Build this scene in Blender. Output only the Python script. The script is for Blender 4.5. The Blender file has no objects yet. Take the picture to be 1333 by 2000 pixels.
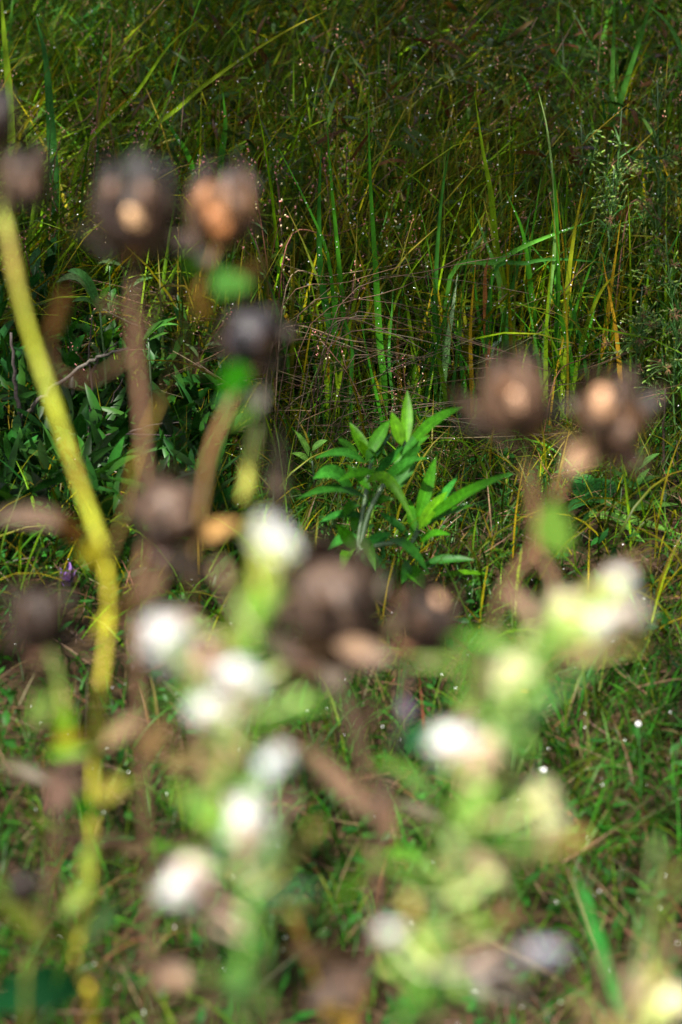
import bpy, math, random
import numpy as np
from mathutils import Vector

rng = np.random.default_rng(11)
random.seed(11)
scene = bpy.context.scene
COL = scene.collection

# ------------------------------------------------------------------ camera, sky, sun, exposure
CAM_H, PITCH, LENS = 1.25, math.radians(17.0), 85.0
cam_data = bpy.data.cameras.new('camera')
cam = bpy.data.objects.new('camera', cam_data)
COL.objects.link(cam)
cam.location = (0, 0, CAM_H)
cam.rotation_euler = (math.pi / 2 - PITCH, 0, 0)
cam_data.sensor_fit = 'VERTICAL'
cam_data.sensor_height = 36.0
cam_data.sensor_width = 24.0
cam_data.lens = LENS
cam_data.clip_start = 0.05
cam_data.clip_end = 2000
cam_data.dof.use_dof = True
cam_data.dof.focus_distance = 4.45
cam_data.dof.aperture_fstop = 4.4
cam_data.dof.aperture_blades = 0
scene.camera = cam

SUN_EL, SUN_AZ = math.radians(55), math.radians(207)      # azimuth clockwise from +Y (high behind the camera)
world = bpy.data.worlds.new('World')
scene.world = world
world.use_nodes = True
wn = world.node_tree
sky = wn.nodes.new('ShaderNodeTexSky')
sky.sky_type = 'NISHITA'
sky.sun_disc = False
sky.sun_elevation = SUN_EL
sky.sun_rotation = SUN_AZ
sky.dust_density = 3.0
bg = wn.nodes['Background']
bg.inputs['Strength'].default_value = 0.075
hsv = wn.nodes.new('ShaderNodeHueSaturation')             # hazy sky, evenly paler than a clear one
hsv.inputs['Saturation'].default_value = 0.4
wn.links.new(sky.outputs['Color'], hsv.inputs['Color'])
wn.links.new(hsv.outputs['Color'], bg.inputs['Color'])

sun_data = bpy.data.lights.new('sun', 'SUN')
sun = bpy.data.objects.new('sun', sun_data)
COL.objects.link(sun)
sun_data.energy = 5.0
sun_data.angle = math.radians(0.55)
sun_data.color = (1.0, 0.95, 0.86)
to_sun = Vector((math.sin(SUN_AZ) * math.cos(SUN_EL), math.cos(SUN_AZ) * math.cos(SUN_EL), math.sin(SUN_EL)))
sun.rotation_euler = to_sun.to_track_quat('Z', 'Y').to_euler()

scene.view_settings.view_transform = 'Standard'
scene.view_settings.look = 'None'
scene.view_settings.gamma = 1.0
scene.view_settings.use_curve_mapping = False
scene.view_settings.exposure = 1.7
scene.cycles.use_denoising = True
scene.cycles.denoising_input_passes = 'RGB'
scene.cycles.max_bounces = 8
scene.cycles.transparent_max_bounces = 8

# ------------------------------------------------------------------ picture -> place
CAMP = np.array([0, 0, CAM_H])
FW = np.array([0, math.cos(PITCH), -math.sin(PITCH)])
RT = np.array([1.0, 0, 0])
UP = np.array([0, math.sin(PITCH), math.cos(PITCH)])
K = 36.0 / LENS / 2000.0


def ray(px, py):
    return FW + RT * ((px - 666.5) * K) + UP * ((1000 - py) * K)


def P(px, py, d):
    return CAMP + ray(px, py) * d


def PY(px, py, Y):
    r = ray(px, py)
    return CAMP + r * (Y / r[1])


def gh(x, y):
    x = np.asarray(x, float); y = np.asarray(y, float)
    s = np.clip(y - 4.4, 0, 4.2)
    h = 0.20 * s * s / (s + 0.35)
    near = np.exp(-((y - 4) / 8) ** 2 - (x / 6) ** 2)
    return h + near * (0.018 * np.sin(5.1 * x + 1.3 * y) + 0.014 * np.sin(3.7 * y - 2.2 * x + 1) + 0.008 * np.sin(11 * x - 7 * y))


def G(x, y):
    return np.array([x, y, float(gh(x, y))])


# ------------------------------------------------------------------ materials
MATS = {}


def mat_leaf(name, rough=0.42, transl=0.28, spec=0.5, rib=0.0, noise=0.5, scale=90.0, coat=0.0, vary=0.0, bump=0.0, through=(1.5, 1.45, 0.7)):
    m = bpy.data.materials.new(name); m.use_nodes = True
    nt = m.node_tree; N = nt.nodes; L = nt.links
    bsdf = N['Principled BSDF']; out = N['Material Output']
    at = N.new('ShaderNodeAttribute'); at.attribute_name = 'tint'
    geo = N.new('ShaderNodeNewGeometry')
    nz = N.new('ShaderNodeTexNoise'); nz.inputs['Scale'].default_value = scale; nz.inputs['Detail'].default_value = 3
    L.new(geo.outputs['Position'], nz.inputs['Vector'])
    mr = N.new('ShaderNodeMapRange')
    mr.inputs['From Min'].default_value = 0.3; mr.inputs['From Max'].default_value = 0.7
    mr.inputs['To Min'].default_value = 1 - noise; mr.inputs['To Max'].default_value = 1 + noise
    L.new(nz.outputs['Fac'], mr.inputs['Value'])
    mul = N.new('ShaderNodeVectorMath'); mul.operation = 'SCALE'
    L.new(at.outputs['Color'], mul.inputs[0]); L.new(mr.outputs['Result'], mul.inputs['Scale'])
    colour = mul.outputs[0]
    if rib > 0:
        rr = N.new('ShaderNodeMapRange')
        rr.inputs['From Min'].default_value = 0.0; rr.inputs['From Max'].default_value = 0.16
        rr.inputs['To Min'].default_value = 1 + rib; rr.inputs['To Max'].default_value = 1.0
        L.new(at.outputs['Alpha'], rr.inputs['Value'])
        m2 = N.new('ShaderNodeVectorMath'); m2.operation = 'SCALE'
        L.new(colour, m2.inputs[0]); L.new(rr.outputs['Result'], m2.inputs['Scale'])
        colour = m2.outputs[0]
    if vary > 0:
        oi = N.new('ShaderNodeObjectInfo')
        vr = N.new('ShaderNodeMapRange')
        vr.inputs['To Min'].default_value = 1 - vary; vr.inputs['To Max'].default_value = 1 + vary
        L.new(oi.outputs['Random'], vr.inputs['Value'])
        m3 = N.new('ShaderNodeVectorMath'); m3.operation = 'SCALE'
        L.new(colour, m3.inputs[0]); L.new(vr.outputs['Result'], m3.inputs['Scale'])
        colour = m3.outputs[0]
    L.new(colour, bsdf.inputs['Base Color'])
    bsdf.inputs['Roughness'].default_value = rough
    bsdf.inputs['Specular IOR Level'].default_value = spec
    bsdf.inputs['Coat Weight'].default_value = coat
    bsdf.inputs['Coat Roughness'].default_value = 0.15
    if bump > 0:
        bp = N.new('ShaderNodeBump'); bp.inputs['Strength'].default_value = bump; bp.inputs['Distance'].default_value = 0.002
        L.new(nz.outputs['Fac'], bp.inputs['Height']); L.new(bp.outputs['Normal'], bsdf.inputs['Normal'])
    if transl > 0:
        tr = N.new('ShaderNodeBsdfTranslucent')
        warm = N.new('ShaderNodeVectorMath'); warm.operation = 'MULTIPLY'; warm.inputs[1].default_value = through
        L.new(colour, warm.inputs[0]); L.new(warm.outputs[0], tr.inputs['Color'])
        mx = N.new('ShaderNodeMixShader'); mx.inputs['Fac'].default_value = transl
        L.new(bsdf.outputs[0], mx.inputs[1]); L.new(tr.outputs[0], mx.inputs[2])
        L.new(mx.outputs[0], out.inputs['Surface'])
    MATS[name] = m
    return m


mat_leaf('grass', rough=0.36, transl=0.3, spec=0.08, noise=0.35, scale=40)
mat_leaf('leaf', rough=0.42, transl=0.3, spec=0.1, rib=0.5, noise=0.3, scale=120, vary=0.2)
mat_leaf('petal', rough=0.6, transl=0.4, noise=0.15, scale=300, through=(1.15, 1.3, 0.5))
mat_leaf('fluff', rough=0.8, transl=0.5, noise=0.03, scale=300, spec=0.2, through=(1.05, 1.05, 1.03))
mat_leaf('dry', rough=0.7, transl=0.0, noise=0.4, scale=220, spec=0.35, bump=0.4)
mat_leaf('husk', rough=0.55, transl=0.0, noise=0.55, scale=160, spec=0.3, bump=0.6)
mat_leaf('dryleaf', rough=0.6, transl=0.2, noise=0.45, scale=150, rib=0.3)
mat_leaf('stem', rough=0.45, transl=0.0, noise=0.3, scale=120)

m = bpy.data.materials.new('soil'); m.use_nodes = True
nt = m.node_tree; b = nt.nodes['Principled BSDF']
geo = nt.nodes.new('ShaderNodeNewGeometry')
n1 = nt.nodes.new('ShaderNodeTexNoise'); n1.inputs['Scale'].default_value = 35; n1.inputs['Detail'].default_value = 8
nt.links.new(geo.outputs['Position'], n1.inputs['Vector'])
cr = nt.nodes.new('ShaderNodeValToRGB')
cr.color_ramp.elements[0].position = 0.3; cr.color_ramp.elements[0].color = (0.010, 0.007, 0.004, 1)
cr.color_ramp.elements[1].position = 0.72; cr.color_ramp.elements[1].color = (0.045, 0.029, 0.015, 1)
nt.links.new(n1.outputs['Fac'], cr.inputs['Fac']); nt.links.new(cr.outputs['Color'], b.inputs['Base Color'])
b.inputs['Roughness'].default_value = 0.9; b.inputs['Specular IOR Level'].default_value = 0.05
bp = nt.nodes.new('ShaderNodeBump'); bp.inputs['Strength'].default_value = 0.8; bp.inputs['Distance'].default_value = 0.01
nt.links.new(n1.outputs['Fac'], bp.inputs['Height']); nt.links.new(bp.outputs['Normal'], b.inputs['Normal'])
MATS['soil'] = m

m = bpy.data.materials.new('whitened_drop'); m.use_nodes = True
b = m.node_tree.nodes['Principled BSDF']
b.inputs['Base Color'].default_value = (1, 1, 1, 1)  # white body colour stands in for the sparkle of clear drops
b.inputs['Roughness'].default_value = 0.03
b.inputs['IOR'].default_value = 1.36
b.inputs['Transmission Weight'].default_value = 0.62
MATS['drop'] = m


# ------------------------------------------------------------------ mesh tools
class MB:
    def __init__(self):
        self.v, self.q, self.t, self.c, self.n = [], [], [], [], 0

    def add(self, v, q=None, t=None, c=None):
        v = np.asarray(v, float).reshape(-1, 3)
        c = np.asarray(c, float)
        if c.ndim == 1:
            c = np.tile(c, (len(v), 1))
        if c.shape[1] == 3:
            c = np.hstack([c, np.ones((len(c), 1))])
        self.v.append(v); self.c.append(c)
        if q is not None and len(q):
            self.q.append(np.asarray(q, int).reshape(-1, 4) + self.n)
        if t is not None and len(t):
            self.t.append(np.asarray(t, int).reshape(-1, 3) + self.n)
        self.n += len(v)

    def mesh(self, name, origin):
        v = np.vstack(self.v) - np.asarray(origin, float)
        q = np.vstack(self.q) if self.q else np.zeros((0, 4), int)
        t = np.vstack(self.t) if self.t else np.zeros((0, 3), int)
        me = bpy.data.meshes.new(name)
        me.vertices.add(len(v)); me.vertices.foreach_set('co', v.astype(np.float32).ravel())
        loops = np.concatenate([q.ravel(), t.ravel()]).astype(np.int32)
        me.loops.add(len(loops)); me.loops.foreach_set('vertex_index', loops)
        starts = np.concatenate([np.arange(len(q)) * 4, len(q) * 4 + np.arange(len(t)) * 3]).astype(np.int32)
        me.polygons.add(len(starts)); me.polygons.foreach_set('loop_start', starts)
        me.polygons.foreach_set('use_smooth', np.ones(len(starts), bool))
        me.update(calc_edges=True)
        a = me.color_attributes.new('tint', 'FLOAT_COLOR', 'POINT')
        a.data.foreach_set('color', np.vstack(self.c).astype(np.float32).ravel())
        return me

    def build(self, name, mat, parent=None, origin=None):
        """links everything collected as one mesh object; parts keep the root's origin"""
        if origin is None:
            origin = ORIGIN.get(parent.name, (0, 0, 0)) if parent else (0, 0, 0)
        o = bpy.data.objects.new(name, self.mesh(name, origin))
        o.data.materials.append(MATS[mat])
        COL.objects.link(o)
        if parent is not None:
            o.parent = parent
        else:
            o.location = origin
        ORIGIN[o.name] = tuple(origin)
        return o


ORIGIN = {}


def tag(o, label=None, cat=None, group=None, kind=None):
    if label: o['label'] = label
    if cat: o['category'] = cat
    if group: o['group'] = group
    if kind: o['kind'] = kind
    return o


def empty(name, loc, label, cat, group=None):
    o = bpy.data.objects.new(name, None)
    o.empty_display_size = 0.05
    o.location = loc
    COL.objects.link(o)
    ORIGIN[o.name] = tuple(loc)
    return tag(o, label, cat, group)


def copy_tree(o, loc, rz, scale, label=None):
    c = o.copy(); COL.objects.link(c)
    c.location = loc; c.rotation_euler = (random.gauss(0, 0.22), random.gauss(0.12, 0.25), rz); c.scale = (scale,) * 3
    if label: c['label'] = label
    for ch in o.children:
        d = ch.copy(); COL.objects.link(d); d.parent = c
        for g in ch.children:
            e = g.copy(); COL.objects.link(e); e.parent = d
    return c


def unit(a):
    return a / np.maximum(np.linalg.norm(a, axis=-1, keepdims=True), 1e-9)


def ribbons(mb, pts, side, width, col, fold=0.35):
    """N strips: pts (N,S,3), side (N,S,3), width (N,S), col (N,3) or (N,S,3)"""
    N, S, _ = pts.shape
    tan = np.gradient(pts, axis=1)
    nrm = unit(np.cross(side, unit(tan)))
    hw = width[..., None] * 0.5
    V = np.stack([pts - side * hw + nrm * fold * hw, pts, pts + side * hw + nrm * fold * hw], axis=2)
    if col.ndim == 2:
        col = np.repeat(col[:, None, :], S, axis=1)
    C = np.empty((N, S, 3, 4))
    C[..., :3] = col[:, :, None, :]
    C[:, :, 0, 3] = 1; C[:, :, 1, 3] = 0; C[:, :, 2, 3] = 1
    idx = np.arange(N * S * 3).reshape(N, S, 3)
    qa = np.stack([idx[:, :-1, :-1], idx[:, :-1, 1:], idx[:, 1:, 1:], idx[:, 1:, :-1]], axis=-1)
    mb.add(V.reshape(-1, 3), qa.reshape(-1, 4), None, C.reshape(-1, 4))


def blade_paths(base, az, lean, curl, length, S=7, p=1.4):
    N = len(base)
    t = (np.arange(S - 1) + 0.5) / (S - 1)
    th = lean[:, None] + curl[:, None] * t[None] ** p
    d = np.stack([np.sin(th) * np.cos(az)[:, None], np.sin(th) * np.sin(az)[:, None], np.cos(th)], -1)
    step = d * (length / (S - 1))[:, None, None]
    return np.concatenate([base[:, None, :], base[:, None, :] + np.cumsum(step, axis=1)], axis=1)


def blade_sides(pts, az, twist):
    tan = unit(np.gradient(pts, axis=1))
    s0 = np.stack([-np.sin(az), np.cos(az), np.zeros_like(az)], -1)[:, None, :] * np.ones((1, pts.shape[1], 1))
    n0 = np.cross(tan, s0)
    tw = twist[:, None, None] * np.linspace(0.6, 1.2, pts.shape[1])[None, :, None]
    return unit(s0 * np.cos(tw) + n0 * np.sin(tw))


def prof_grass(S):
    t = np.linspace(0, 1, S)
    return np.clip(0.55 + 1.5 * t, 0, 1) * np.clip((1 - t) * 1.9, 0.04, 1) ** 0.8


def prof_leaf(S, a=0.8):
    t = np.linspace(0, 1, S)
    return np.sin(np.pi * np.clip(t, 0, 1) ** a) ** 0.85 * 0.98 + 0.03


def field_blades(mb, base, az, lean, curl, length, width, col, S=7, prof=prof_grass, fold=0.35, tipcol=None, tw=0.7):
    pts = blade_paths(base, az, lean, curl, length, S)
    side = blade_sides(pts, az, rng.normal(0, tw, len(base)))
    w = width[:, None] * prof(S)[None]
    c = np.repeat(col[:, None, :], S, axis=1)
    if tipcol is not None:
        f = (np.linspace(0, 1, S) ** 3)[None, :, None]
        c = c * (1 - f) + tipcol[:, None, :] * f
    ribbons(mb, pts, side, w, c, fold)
    return pts


def smooth(pts, n):
    """Catmull-Rom through the given points, n samples per span"""
    p = np.asarray(pts, float)
    p = np.vstack([2 * p[0] - p[1], p, 2 * p[-1] - p[-2]])
    out = []
    for i in range(1, len(p) - 2):
        t = np.linspace(0, 1, n, endpoint=False)[:, None]
        a, b, c, d = p[i - 1], p[i], p[i + 1], p[i + 2]
        out.append(0.5 * ((2 * b) + (c - a) * t + (2 * a - 5 * b + 4 * c - d) * t ** 2 + (3 * b - a - 3 * c + d) * t ** 3))
    out.append(p[-2][None])
    return np.vstack(out)


def tube(mb, pts, r, col, sides=7):
    pts = np.asarray(pts, float); n = len(pts)
    r = np.broadcast_to(np.asarray(r, float), (n,)) if np.ndim(r) == 0 or len(np.atleast_1d(r)) == n else np.interp(np.linspace(0, 1, n), np.linspace(0, 1, len(r)), r)
    tan = unit(np.gradient(pts, axis=0))
    ref = np.array([0.31, 0.83, 0.47])
    a = unit(np.cross(tan, ref)); b = np.cross(tan, a)
    ang = np.linspace(0, 2 * np.pi, sides, endpoint=False)
    V = pts[:, None] + (a[:, None] * np.cos(ang)[None, :, None] + b[:, None] * np.sin(ang)[None, :, None]) * r[:, None, None]
    idx = np.arange(n * sides).reshape(n, sides)
    nx = np.roll(idx, -1, axis=1)
    q = np.stack([idx[:-1], nx[:-1], nx[1:], idx[1:]], -1).reshape(-1, 4)
    col = np.asarray(col, float)
    if col.ndim == 1:
        c = np.tile(col, (n * sides, 1))
    else:
        if len(col) != n:
            u = np.linspace(0, 1, len(col)); col = np.stack([np.interp(np.linspace(0, 1, n), u, col[:, k]) for k in range(3)], -1)
        c = np.repeat(col, sides, axis=0)
    cap0 = [[idx[0][0], idx[0][k + 1], idx[0][k]] for k in range(1, sides - 1)]
    cap1 = [[idx[-1][0], idx[-1][k], idx[-1][k + 1]] for k in range(1, sides - 1)]
    mb.add(V.reshape(-1, 3), q, cap0 + cap1, c)


def ellipsoids(mb, cen, axis, ra, rb, col, nu=6, nv=4):
    """N ellipsoids: half-length ra along axis, rb across"""
    cen = np.atleast_2d(cen); N = len(cen)
    axis = unit(np.broadcast_to(np.asarray(axis, float), (N, 3)))
    ra = np.broadcast_to(ra, (N,)); rb = np.broadcast_to(rb, (N,))
    a = unit(np.cross(axis, np.array([0.37, 0.61, 0.7]))); b = np.cross(axis, a)
    th = np.linspace(0.03, np.pi - 0.03, nv + 1)
    ph = np.linspace(0, 2 * np.pi, nu, endpoint=False)
    ct, st = np.cos(th), np.sin(th)
    V = (cen[:, None, None] - axis[:, None, None] * (ra[:, None] * ct[None])[..., None, None]
         + (a[:, None, None] * np.cos(ph)[None, None, :, None] + b[:, None, None] * np.sin(ph)[None, None, :, None]) * (rb[:, None] * st[None])[..., None, None])
    n = (nv + 1) * nu
    idx = np.arange(N * n).reshape(N, nv + 1, nu); nx = np.roll(idx, -1, axis=2)
    q = np.stack([idx[:, :-1], nx[:, :-1], nx[:, 1:], idx[:, 1:]], -1).reshape(-1, 4)
    col = np.broadcast_to(np.asarray(col, float), (N, 3)) if np.ndim(col) == 1 else np.asarray(col)
    mb.add(V.reshape(-1, 3), q, None, np.repeat(col, n, axis=0))


def one_leaf(mb, base, tip, width, col, droop=0.12, face=(0, -0.5, 1), S=9, fold=0.3, prof=None, tipcol=None, wave=0.0):
    base = np.asarray(base, float); tip = np.asarray(tip, float)
    d = tip - base; Ld = np.linalg.norm(d)
    t = np.linspace(0, 1, S)[:, None]
    pts = base + d * t + np.array([0, 0, 1.0]) * (np.sin(np.pi * t ** 0.9) * droop * Ld)
    f = np.asarray(face, float)
    side = unit(np.cross(unit(np.gradient(pts, axis=0)), f))
    w = width * (prof(S) if prof else prof_leaf(S))
    if wave:
        w = w * (1 + wave * np.sin(np.linspace(0, 14, S)))
    c = np.tile(np.asarray(col, float), (S, 1))
    if tipcol is not None:
        k = np.linspace(0, 1, S)[:, None] ** 2
        c = c * (1 - k) + np.asarray(tipcol) * k
    ribbons(mb, pts[None], side[None], w[None], c[None], fold)


def jit(c, s=0.2):
    c = np.asarray(c, float)
    return c * (1 + rng.normal(0, s)) * (1 + rng.normal(0, s * 0.35, 3))


def jits(c, n, s=0.25):
    c = np.asarray(c, float)
    return np.clip(c[None] * np.clip(1 + rng.normal(0, s, (n, 1)), 0.35, 2) * (1 + rng.normal(0, s * 0.4, (n, 3))), 0.002, 0.9)


# ------------------------------------------------------------------ the ground
xs = np.concatenate([-np.geomspace(600, 4, 16), np.linspace(-3.6, 3.6, 73), np.geomspace(4, 600, 16)])
ys = np.concatenate([-np.geomspace(600, 1.2, 16), np.linspace(-0.8, 10, 109), np.geomspace(10.6, 900, 18)])
X, Y = np.meshgrid(xs, ys, indexing='ij')
Z = gh(X, Y)
mb = MB()
idx = np.arange(X.size).reshape(X.shape)
q = np.stack([idx[:-1, :-1], idx[1:, :-1], idx[1:, 1:], idx[:-1, 1:]], -1).reshape(-1, 4)
mb.add(np.stack([X, Y, Z], -1).reshape(-1, 3), q, None, (0.04, 0.03, 0.02))
tag(mb.build('ground', 'soil'), kind='structure')


# ------------------------------------------------------------------ trees added out of view so their crowns shade turf and bank
def shade_tree(label, x, y, H, spread, seed):
    r_ = np.random.default_rng(seed)
    g = G(x, y)
    root = empty('added_shade_tree', g, label, 'tree', 'unseen trees added for shade')
    mb = MB()
    trunk = smooth([g + [0, 0, -0.1], g + [0.08, 0.05, H * 0.3], g + [-0.05, 0.1, H * 0.6], g + [0.05, 0, H * 0.92]], 6)
    tube(mb, trunk, [0.17, 0.12, 0.03], (0.06, 0.045, 0.035), 10)
    ends = [trunk[-1]]
    for k in range(15):
        f = r_.uniform(0.42, 0.92); p = trunk[int(f * (len(trunk) - 1))]
        a = k * 2.4 + r_.normal(0, 0.3); L_ = spread * (1.15 - 0.7 * f) * r_.uniform(0.75, 1.1)
        e = p + np.array([math.cos(a) * L_, math.sin(a) * L_, L_ * r_.uniform(0.1, 0.5)])
        br = smooth([p, (p + e) / 2 + [0, 0, 0.15 * L_], e], 5)
        tube(mb, br, [0.05, 0.012], (0.06, 0.045, 0.035), 6)
        ends += [br[-1], br[-4], br[len(br) // 2]]
    mb.build('trunk', 'dry', root)
    mb = MB()
    cen = np.repeat(np.array(ends), 75, axis=0)
    n_ = len(cen)
    pos = cen + r_.normal(0, 1, (n_, 3)) * np.array([0.42, 0.42, 0.3])
    field_blades(mb, pos, r_.uniform(0, 6.28, n_), r_.uniform(0.6, 2.2, n_), r_.uniform(0, 0.6, n_), r_.uniform(0.09, 0.16, n_), r_.uniform(0.06, 0.1, n_),
                 jits([0.04, 0.09, 0.02], n_), S=4, prof=prof_leaf, fold=0.15)
    tag(mb.build('crown', 'grass', root), kind='stuff')


shade_tree('unseen broadleaf tree added to shade the turf on the yellow stem side', -1.9, 2.25, 6.8, 3.3, 1)
shade_tree('unseen broadleaf tree added to shade the turf on the budding weed side', 1.9, 2.9, 6.8, 3.3, 2)
shade_tree('unseen broadleaf tree added beside the bank to shade its far part', -2.2, 5.6, 6.8, 3.3, 3)

DROPS = []          # where dew may sit


def dew_from(pts, n, rmin=0.0006, rmax=0.0013, top=0.3):
    N, S, _ = pts.shape
    i = rng.integers(0, N, n)
    s = top + (1 - top) * rng.random(n)
    f = s * (S - 1); k = np.minimum(f.astype(int), S - 2); u = (f - k)[:, None]
    p = pts[i, k] * (1 - u) + pts[i, k + 1] * u
    DROPS.append(np.hstack([p + np.array([0, -0.001, 0.0008]), rng.uniform(rmin, rmax, (n, 1))]))


def scatter(n, x0, x1, y0, y1):
    x = rng.uniform(x0, x1, n); y = rng.uniform(y0, y1, n)
    return np.stack([x, y, gh(x, y) - 0.004], -1)


GREEN = np.array([0.050, 0.098, 0.002])
DEEP = np.array([0.020, 0.062, 0.003])
OLIVE = np.array([0.100, 0.095, 0.002])
STRAW = np.array([0.13, 0.085, 0.04])
RUST = np.array([0.11, 0.045, 0.022])

# ------------------------------------------------------------------ short turf in front of the bank (uncountable)
mb = MB()
n = 40000
base = scatter(n, -1.3, 1.3, 1.75, 4.75)
patch = np.sin(6 * base[:, 0] + 2.1 * base[:, 1]) + np.sin(4.3 * base[:, 1] - 3 * base[:, 0] + 2) + rng.normal(0, 0.5, n)
keep = patch > -1.6
base = base[keep]; n = len(base)
L = rng.uniform(0.045, 0.14, n) * (0.8 + 0.25 * np.clip(patch[keep], -1, 1.5))
pts = field_blades(mb, base, rng.uniform(0, 6.28, n), rng.uniform(0.05, 0.7, n), rng.uniform(0.2, 1.9, n), L,
                   rng.uniform(0.0012, 0.0045, n), np.where((rng.random(n) < 0.62)[:, None], jits([0.015, 0.062, 0.005], n, 0.4), np.where((rng.random(n) < 0.72)[:, None], jits([0.036, 0.064, 0.004], n, 0.4), jits([0.07, 0.044, 0.018], n, 0.35))), S=6)
tag(mb.build('short_grass', 'grass'), 'short wet curly green turf in front of the tall grass', 'grass', kind='stuff')
dew_from(pts, 1300, 0.0006, 0.0015, 0.7)

# little clover-like leaves in the turf
mb = MB()
n = 5200
c = scatter(n, -1.2, 1.2, 1.8, 4.6); c[:, 2] += rng.uniform(0.01, 0.07, n)
az = rng.uniform(0, 6.28, n)
field_blades(mb, c, az, rng.uniform(0.5, 1.6, n), rng.uniform(0, 0.7, n), rng.uniform(0.012, 0.032, n), rng.uniform(0.006, 0.012, n),
             jits([0.013, 0.06, 0.009], n), S=4, prof=lambda S: prof_leaf(S, 1.1), fold=0.15)
tag(mb.build('low_leaves', 'grass'), 'tiny dark green leaves scattered low through the turf', 'ground cover', kind='stuff')

mb = MB()
n = 1500
c = np.stack([rng.uniform(-0.75, -0.2, n), rng.uniform(3.6, 4.9, n), np.zeros(n)], -1)
c[:, 2] = gh(c[:, 0], c[:, 1]) + rng.uniform(0.0, 0.16, n)
field_blades(mb, c, rng.uniform(0, 6.28, n), rng.uniform(0.3, 1.3, n), rng.uniform(0, 0.9, n), rng.uniform(0.05, 0.11, n), rng.uniform(0.011, 0.02, n),
             jits([0.012, 0.045, 0.006], n, 0.4), S=6, prof=prof_leaf, fold=0.2)
tag(mb.build('dark_undergrowth', 'grass'), 'dark green leafy undergrowth filling the shaded corner behind the yellow stem', 'ground cover', kind='stuff')

mb = MB()
n = 5200
c = scatter(n, -1.3, 1.3, 1.8, 5.0); c[:, 2] += rng.uniform(0.002, 0.05, n)
field_blades(mb, c, rng.uniform(0, 6.28, n), rng.uniform(0.9, 1.55, n), rng.uniform(-0.2, 0.5, n), rng.uniform(0.04, 0.15, n), rng.uniform(0.0008, 0.0026, n),
             np.where((rng.random(n) < 0.6)[:, None], jits(STRAW * 0.6, n, 0.35), jits(RUST * 0.7, n, 0.35)), S=4, fold=0.2)
tag(mb.build('straw_litter', 'dry'), 'brown dead straw lying through the wet turf', 'dead grass', kind='stuff')

# ------------------------------------------------------------------ the bank: grass thatch and knotweed mass (uncountable)
mb = MB()


def bank(n, x0, x1, y0, y1, az, azs, lean, curl, Lr, Wr, cols, S=7, tips=None):
    b = scatter(n, x0, x1, y0, y1)
    a = rng.normal(az, azs, n)
    cc = np.array(cols)[rng.integers(0, len(cols), n)]
    cc = np.clip(cc * np.clip(np.exp(rng.normal(0, 0.5, (n, 1))), 0.35, 2.6) * (1 + rng.normal(0, 0.1, (n, 3))), 0.002, 0.5)
    tc = None
    if tips is not None:
        tc = np.where((rng.random(n) < 0.35)[:, None], np.array(tips)[None], cc)
    return field_blades(mb, b, a, rng.uniform(*lean, n), rng.uniform(*curl, n), rng.uniform(*Lr, n), rng.uniform(*Wr, n), cc, S=S, tipcol=tc)


# leaning sedge on the side of the bank towards -x : combed towards +x
p1 = bank(8200, -1.7, 0.25, 4.7, 8.3, 0.3, 1.3, (0.1, 1.0), (0.3, 2.0), (0.3, 0.75), (0.002, 0.0075),
          [OLIVE, GREEN, GREEN, GREEN * 1.3, DEEP], tips=(0.13, 0.085, 0.008))
# middle and far side
p2 = bank(6600, -0.1, 1.8, 4.75, 8.5, 1.0, 2.0, (0.1, 0.9), (0.3, 2.0), (0.25, 0.6), (0.002, 0.0075),
          [GREEN, DEEP, OLIVE], tips=(0.13, 0.085, 0.008))
# upright grass right behind the turf
p3 = bank(2600, -0.35, 1.5, 4.55, 5.6, 0.6, 1.6, (0.0, 0.35), (-0.1, 0.8), (0.2, 0.52), (0.003, 0.009),
          [GREEN, DEEP, OLIVE], tips=(0.15, 0.12, 0.02))
# knee-high grass thinning out into the turf
p6 = bank(3400, -1.0, 1.3, 3.3, 4.8, 0.6, 2.2, (0.0, 0.8), (0.2, 1.8), (0.08, 0.26), (0.0015, 0.005), [GREEN, DEEP, OLIVE], tips=(0.13, 0.085, 0.008))
# fresh fine grass, up at the far corner
p4 = bank(3200, -1.6, 0.0, 6.2, 8.6, 0.5, 1.6, (0.0, 0.5), (0.4, 2.0), (0.35, 0.7), (0.002, 0.0045), [[0.03, 0.13, 0.02], [0.025, 0.1, 0.012], GREEN])
p7 = bank(1500, 0.5, 1.7, 5.6, 8.4, 1.5, 1.6, (0.0, 0.5), (0.3, 1.6), (0.3, 0.65), (0.0025, 0.006), [[0.035, 0.13, 0.012], GREEN * 1.3])
p5 = bank(3500, -2.2, 2.2, 4.5, 9.0, 0.5, 2, (0.1, 1.0), (0.0, 1.0), (0.12, 0.3), (0.003, 0.006), [DEEP, GREEN])
tag(mb.build('bank_grass', 'grass'), 'dense tangle of long dark olive grass covering the bank', 'grass', kind='stuff')
for p, k in ((p1, 320), (p2, 260), (p3, 220)):
    dew_from(p, k * 4, 0.0009, 0.0021, 0.6)

mb = MB()
n = 6800
c = scatter(n, -0.5, 1.8, 5.0, 8.8); c[:, 2] += rng.uniform(0.05, 0.42, n)
field_blades(mb, c, rng.uniform(0, 6.28, n), rng.uniform(0.5, 1.4, n), rng.uniform(0.0, 1.2, n), rng.uniform(0.05, 0.11, n), rng.uniform(0.008, 0.016, n),
             np.where((rng.random(n) < 0.72)[:, None], jits([0.028, 0.055, 0.009], n), jits([0.06, 0.028, 0.01], n)), S=5, prof=prof_leaf, fold=0.2)
tag(mb.build('knotweed_leaves', 'grass'), 'mass of narrow grey green and rusty leaves up on the bank', 'ground cover', kind='stuff')

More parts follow.
